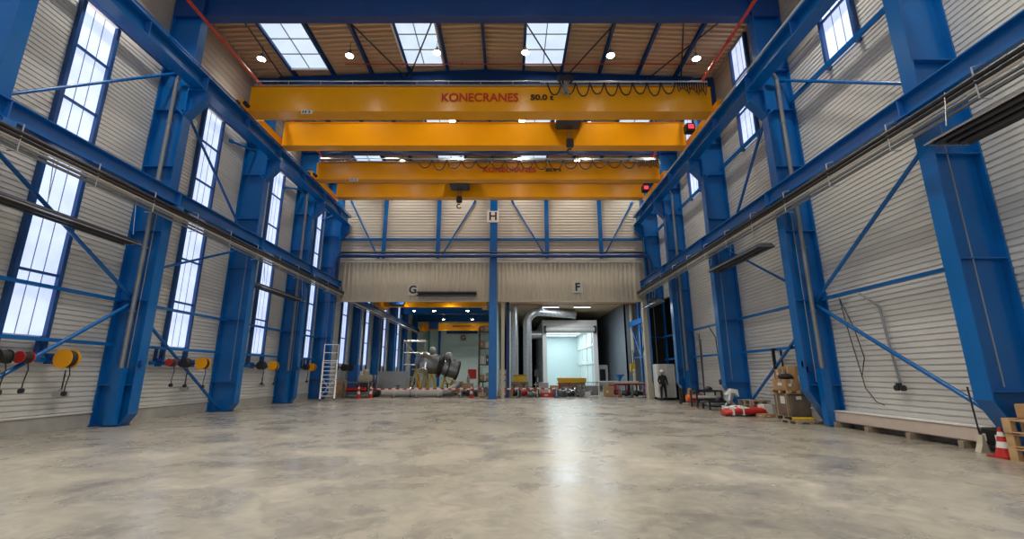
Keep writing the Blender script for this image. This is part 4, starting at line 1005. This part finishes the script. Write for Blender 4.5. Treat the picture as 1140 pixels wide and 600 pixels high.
# rack with hoses
t = thing('metal_rack','dark metal rack with reddish goods left of the barrier tape','rack',(-10.2,30.9,0))
g = MB()
for x in (-.85,.85):
    for y in (-.35,.35): g.bar((x,y,0),(x,y,1.05),.05)
for z in (.35,1.0):
    for y in (-.35,.35): g.bar((-.85,y,z),(.85,y,z),.05)
_b(g,'frame','grey',t); _b(MB().box(-.8,.8,-.33,.33,.36,.38).box(-.8,.8,-.33,.33,1.0,1.03),'shelf','darksteel',t)
_b(MB().tube([(-.7,-.1,.55),(.6,-.12,.55)],.14,12),'red_roll','red',t,True); _b(MB().tube([(-.6,.05,.18),(0,-.1,.14),(.7,0,.2)],.12,10),'grey_hose','offwhite',t,True)
t = thing('compressor','beige and brown compressor machine on the floor behind the rack','compressor',(-10.1,32.5,0))
_b(MB().bbox(-.8,.8,-.4,.4,0,.15,.02),'base','darksteel',t); _b(MB().lathe([(.1,-.8),(.32,-.7),(.36,-.5),(.36,.4),(.3,.6),(.1,.65)],(0,0,.6),(1,0,0),20),'tank','darksteel',t,True); _b(MB().bbox(-.55,.35,-.25,.3,1.0,1.5,.08).lathe([(.16,0),(.2,.1),(.2,.3),(.1,.36)],(-.1,0,1.5)),'motor','kraft',t,True); _b(MB().lathe([(.26,-.04),(.26,.04)],(.6,-.1,1.2),(1,.3,0),18),'fan_wheel','card',t)
t = thing('wooden_crate','narrow upright wooden crate between the ladder and the rack','crate',(-11.4,31.2,0)); _b(MB().bbox(-.25,.25,-.25,.25,0,1.15,.01),'body','wood',t); _b(MB().box(-.26,.26,-.27,-.25,.2,.28).box(-.26,.26,-.27,-.25,.85,.93),'batten','wood2',t)
t = thing('blue_locker','tall narrow blue locker behind the step ladder','locker',(-11.5,33.8,0)); _b(MB().bbox(-.35,.35,-.3,.3,0,2.2,.02),'body','blue_light',t); _b(MB().box(.2,.23,-.32,-.3,1.0,1.2),'handle','black',t)
t = thing('metal_sheet_box','large grey metal box behind the left part of the tape','box',(-8.6,34.0,0)); _b(MB().bbox(-1.0,1.0,-.5,.5,.1,1.75,.03),'body','galv',t); _b(MB().box(-.95,-.8,-.45,.45,0,.1).box(.8,.95,-.45,.45,0,.1),'foot','black',t)
# assorted fittings in rows
spots = [(-9.4,32.1,1.1,'dark'),(-7.9,32.65,1.0,'steel'),(-7.0,32.75,1.1,'dark'),(-4.4,32.8,1.15,'steel'),(-2.9,32.3,1.0,'dark'),(-2.2,32.5,1.0,'dark'),(-1.9,33.2,1.3,'steel'),(-.4,32.9,1.0,'red'),(.35,31.9,1.1,'dark'),(1.0,32.1,1.2,'red'),(1.6,31.8,.9,'steel'),(3.5,32.0,1.2,'steel'),(4.15,31.8,.9,'dark'),(4.9,32.2,1.0,'dark'),(4.3,33.1,1.2,'steel')]
sw = ['leftmost, beside the left cone','next to the leftmost fitting','in front of the grey metal box','right of the long pipe elbow','beside the pipe elbow, smaller','between the cone and the middle post','behind the middle post','right of the middle post','left of the first brown crate','beside the first brown crate','right of the brown crates','at the left of the heap under the yellow sheet','in the middle of the heap under the yellow sheet','right in the heap under the yellow sheet','rear of the heap under the yellow sheet']
for (x,y,s_,m), w in zip(spots, sw):
    valve(x,y,0,s_,'flanged pipe fitting on the floor, %s' % w, {'dark':'darksteel','steel':'steel','red':'red'}[m], random.uniform(0,3))
cr = [(-.2,31.8,.9,.6,.5,'card','brown crate standing just right of the middle post'),(-3.0,33.4,.8,.6,.9,'wood','wooden crate behind the red and white cone by the vessel'),(-4.0,35.2,.9,.6,1.0,'wood','tan crate under the vessel outlet'),
      (.75,33.6,1.25,.8,1.0,'wood2','grey crate carrying the brass coloured box'),(2.4,33.8,.9,.8,.95,'offwhite','pale box between the two ducts'),(3.3,33.2,.7,.6,.75,'wood','wooden crate left of the yellow sheet'),
      (4.6,34.0,1.9,.9,1.05,'wood2','broad low crate carrying the yellow sheet'),(5.3,32.3,.7,.5,.3,'white','flat white carton at the right of the heap'),(-10.4,34.6,.9,.7,.8,'wood2','grey crate behind the dark compressor'),(7.1,33.0,.7,.6,.7,'wood','small wooden crate at the left of the red trestles'),(1.6,32.6,.6,.5,.55,'card','small brown carton by the dark machine'),(-5.6,32.75,.7,.5,.45,'card','brown carton behind the long pale pipe'),(-1.9,31.7,.5,.4,.3,'wood','small wooden box beside the red and white cone by the vessel'),(2.7,31.9,1.0,.5,.3,'red','low red box in front of the ducts')]
for x,y,w,d,h,m,l in cr: carton(x,y,0,w,d,h,l,random.uniform(-.1,.1),m,tape=m=='card')
t = thing('brass_box','brass yellow metal box on the grey crate','box',(.75,33.6,1.0)); _b(MB().bbox(-.45,.45,-.3,.3,0,.5,.02),'body','yellow2',t); _b(MB().box(-.46,.46,-.31,-.3,.42,.46),'lid_edge','black',t)
t = thing('yellow_sheet','bright yellow sheet over the broad crate before the booth','sheet',(4.6,34.0,1.055)); _b(MB().bbox(-1.0,1.0,-.5,.5,0,.22,.03).box(-1.03,1.03,-.53,-.5,-.12,.2),'sheet','yellow2',t)
t = thing('perforated_plate','upright pale plate with round holes beside the middle post','plate',(-.45,32.6,0)); _b(MB().bbox(-.3,.3,-.06,.06,.05,1.85,.01),'plate','offwhite',t)
for k,(a,b) in enumerate(((-.13,1.5),(.13,1.5),(-.13,1.1),(.13,1.1),(0,.75))): _b(MB().lathe([(.055,0),(.055,.01)],(a,-.072,b),(0,1,0),14),'hole','black',t)
_b(MB().box(-.35,.35,-.2,.2,0,.05),'foot','darksteel',t)
t = thing('drill_stand','dark upright machine with spindle in front of the bent duct','machine',(2.0,32.4,0)); _b(MB().bbox(-.3,.3,-.25,.25,0,.2,.03).tube([(0,.1,.2),(0,.1,1.9)],.09,12).bbox(-.2,.2,-.3,.25,1.35,1.85,.05),'body','darksteel',t); _b(MB().box(-.28,.28,-.25,.2,.8,.86),'table','steel',t); _b(MB().tube([(0,-.15,1.35),(0,-.15,1.0)],.04,10),'spindle','alu',t)
t = thing('mesh_box','grey wire mesh box in front of the booth on the right','mesh box',(5.75,32.6,0))
g = MB()
for a in range(9): x = -.55+a*1.1/8; g.tube([(x,-.4,.08),(x,-.4,1.0)],.012,5); g.tube([(x,.4,.08),(x,.4,1.0)],.012,5)
for z in (.1,.3,.5,.7,.98): g.tube([(-.55,-.4,z),(.55,-.4,z),(.55,.4,z),(-.55,.4,z),(-.55,-.4,z)],.014,5)
_b(g,'mesh','grey',t); _b(MB().bbox(-.5,.5,-.35,.35,.1,.75,.03),'load','grey',t)
t = thing('blue_bucket','small blue bucket on the floor before the heap','bucket',(3.2,31.5,0)); _b(MB().lathe([(.13,0),(.17,.3),(.155,.3),(.13,.03)],n=18),'body','blue_light',t,True); _b(MB().torus((0,0,.3),(0,1,0),.16,.01,14,5,0,PI),'handle','galv',t)
# more stored goods behind the barrier
t = thing('access_scaffold','grey access scaffold tower standing left of the vessel','scaffold',(-8.0,38.5,0))
g = MB()
for a in (-.9,.9):
    for b in (-.5,.5): g.tube([(a,b,0),(a,b,4.4)],.03,6)
for z in (.3,1.3,2.3,3.3,4.3):
    for b in (-.5,.5): g.tube([(-.9,b,z),(.9,b,z)],.025,6)
    for a in (-.9,.9): g.tube([(a,-.5,z),(a,.5,z)],.025,6)
_b(g,'tube_frame','galv',t); _b(MB().bar((-.9,-.5,.3),(.9,-.5,2.3),.04).bar((.9,-.5,2.3),(-.9,-.5,4.3),.04),'diagonal','galv',t)
for z in (2.3,3.3): _b(MB().box(-.88,.88,-.48,.48,z+.02,z+.06),'platform','wood2',t)
for k,(x,y,m,l) in enumerate(((-7.0,35.2,'orange','orange gas bottle cart left of the vessel'),(-3.1,34.6,'steel','steel bottle standing behind the red and white cone by the vessel'))):
    t = thing('gas_bottle',l,'gas bottle',(x,y,0)); _b(MB().lathe([(.11,0),(.115,.1),(.115,1.2),(.08,1.36),(.035,1.42),(.035,1.5)],n=16),'body',m,t,True); _b(MB().lathe([(.05,1.5),(.05,1.58)],n=10).tube([(-.07,0,1.54),(.07,0,1.54)],.02,6),'valve_head','kraft',t)
for k in range(5):
    x = -4.9+k*.62; tag(MB().tube([(x,33.2+.1*(k%2),.12),(x+.5,33.9,.12+.05*(k%3))],.10,14).build('pipe_piece',['steel','darksteel','offwhite','steel','card'][k],None,True),'short pipe piece lying on the floor under the vessel, %s from the left' % ['first','second','third','fourth','fifth'][k],'pipe','pipe pieces under the vessel')
for k in range(6):
    x = 2.9+k*.42; tag(MB().tube([(x,31.9+.15*(k%3),.1+.1*(k%2)),(x+.75,32.3-.1*(k%2),.25+.12*((k*2)%3))],.07,12).build('pipe_piece',['card','steel','offwhite','darksteel','kraft','steel'][k],None,True),'short pipe in the heap under the yellow sheet, %s from the left' % ['first','second','third','fourth','fifth','sixth'][k],'pipe','pipe pieces in the heap')
# shelving behind the middle post
t = thing('storage_rack','tall storage rack with packed shelves left of the middle post','rack',(-2.1,40.0,0))
g = MB()
for x in (-.55,.55):
    for y in (-.5,.5): g.box(x-.05,x+.05,y-.05,y+.05,0,5.6)
for z in (.9,2.3,3.7,5.1): g.box(-.6,.6,-.55,.55,z,z+.08)
_b(g,'frame','darksteel',t)
k = 0
for z in (.98,2.38,3.78,5.18):
    for dx in (-.28,.25):
        o = carton(-2.1+dx,39.95,z,.40,.6,.5+.3*random.random(),'box on the tall storage rack, %s shelf, %s side' % (['lowest','second','third','top'][k//2],['left','right'][k%2]),0,['card','wood2','offwhite','darksteel','card','white','wood','grey'][k],tape=False,group='boxes on the storage rack'); k += 1
# floor joint lines
for k,(x0,y0,x1,y1,l) in enumerate(((5.95,31,6.7,5.9,'thin saw cut running the length of the floor'),(7.7,23,8.2,8.5,'faint second floor line close to the right columns'))):
    tag(MB().bar((x0,y0,.002),(x1,y1,.002),.03,.004).build('floor_joint','wood2'),l,'floor joint')
# small floor scraps
for k,(x,y) in enumerate(((-1.5,14.8),(1.9,14.9),(-5.6,18.5),(8.8,10.0))):
    pass

# ------------------------------------------------------------------ daylight and camera
w = bpy.data.worlds.new('world'); SC.world = w; w.use_nodes = True
bg = w.node_tree.nodes['Background']; bg.inputs['Color'].default_value = (.86,.92,1,1); bg.inputs['Strength'].default_value = .5
cam = bpy.data.cameras.new('camera'); co = bpy.data.objects.new('camera', cam); COL.objects.link(co)
cam.sensor_width = 36; cam.lens = 495/1140*36; cam.shift_x = 3/1140; cam.clip_end = 300
co.location = (0,0,1.54); co.rotation_euler = (math.radians(90)+math.atan(116.5/495),0,0)
SC.camera = co
SC.view_settings.view_transform = 'Standard'; SC.view_settings.look = 'None'; SC.view_settings.gamma = 1
SC.view_settings.use_curve_mapping = False; SC.view_settings.exposure = 0.62
SC.cycles.max_bounces = 7; SC.cycles.diffuse_bounces = 4; SC.cycles.glossy_bounces = 3; SC.cycles.sample_clamp_indirect = 3; SC.cycles.denoising_prefilter = 'NONE'
SC.cycles.caustics_reflective = False; SC.cycles.caustics_refractive = False
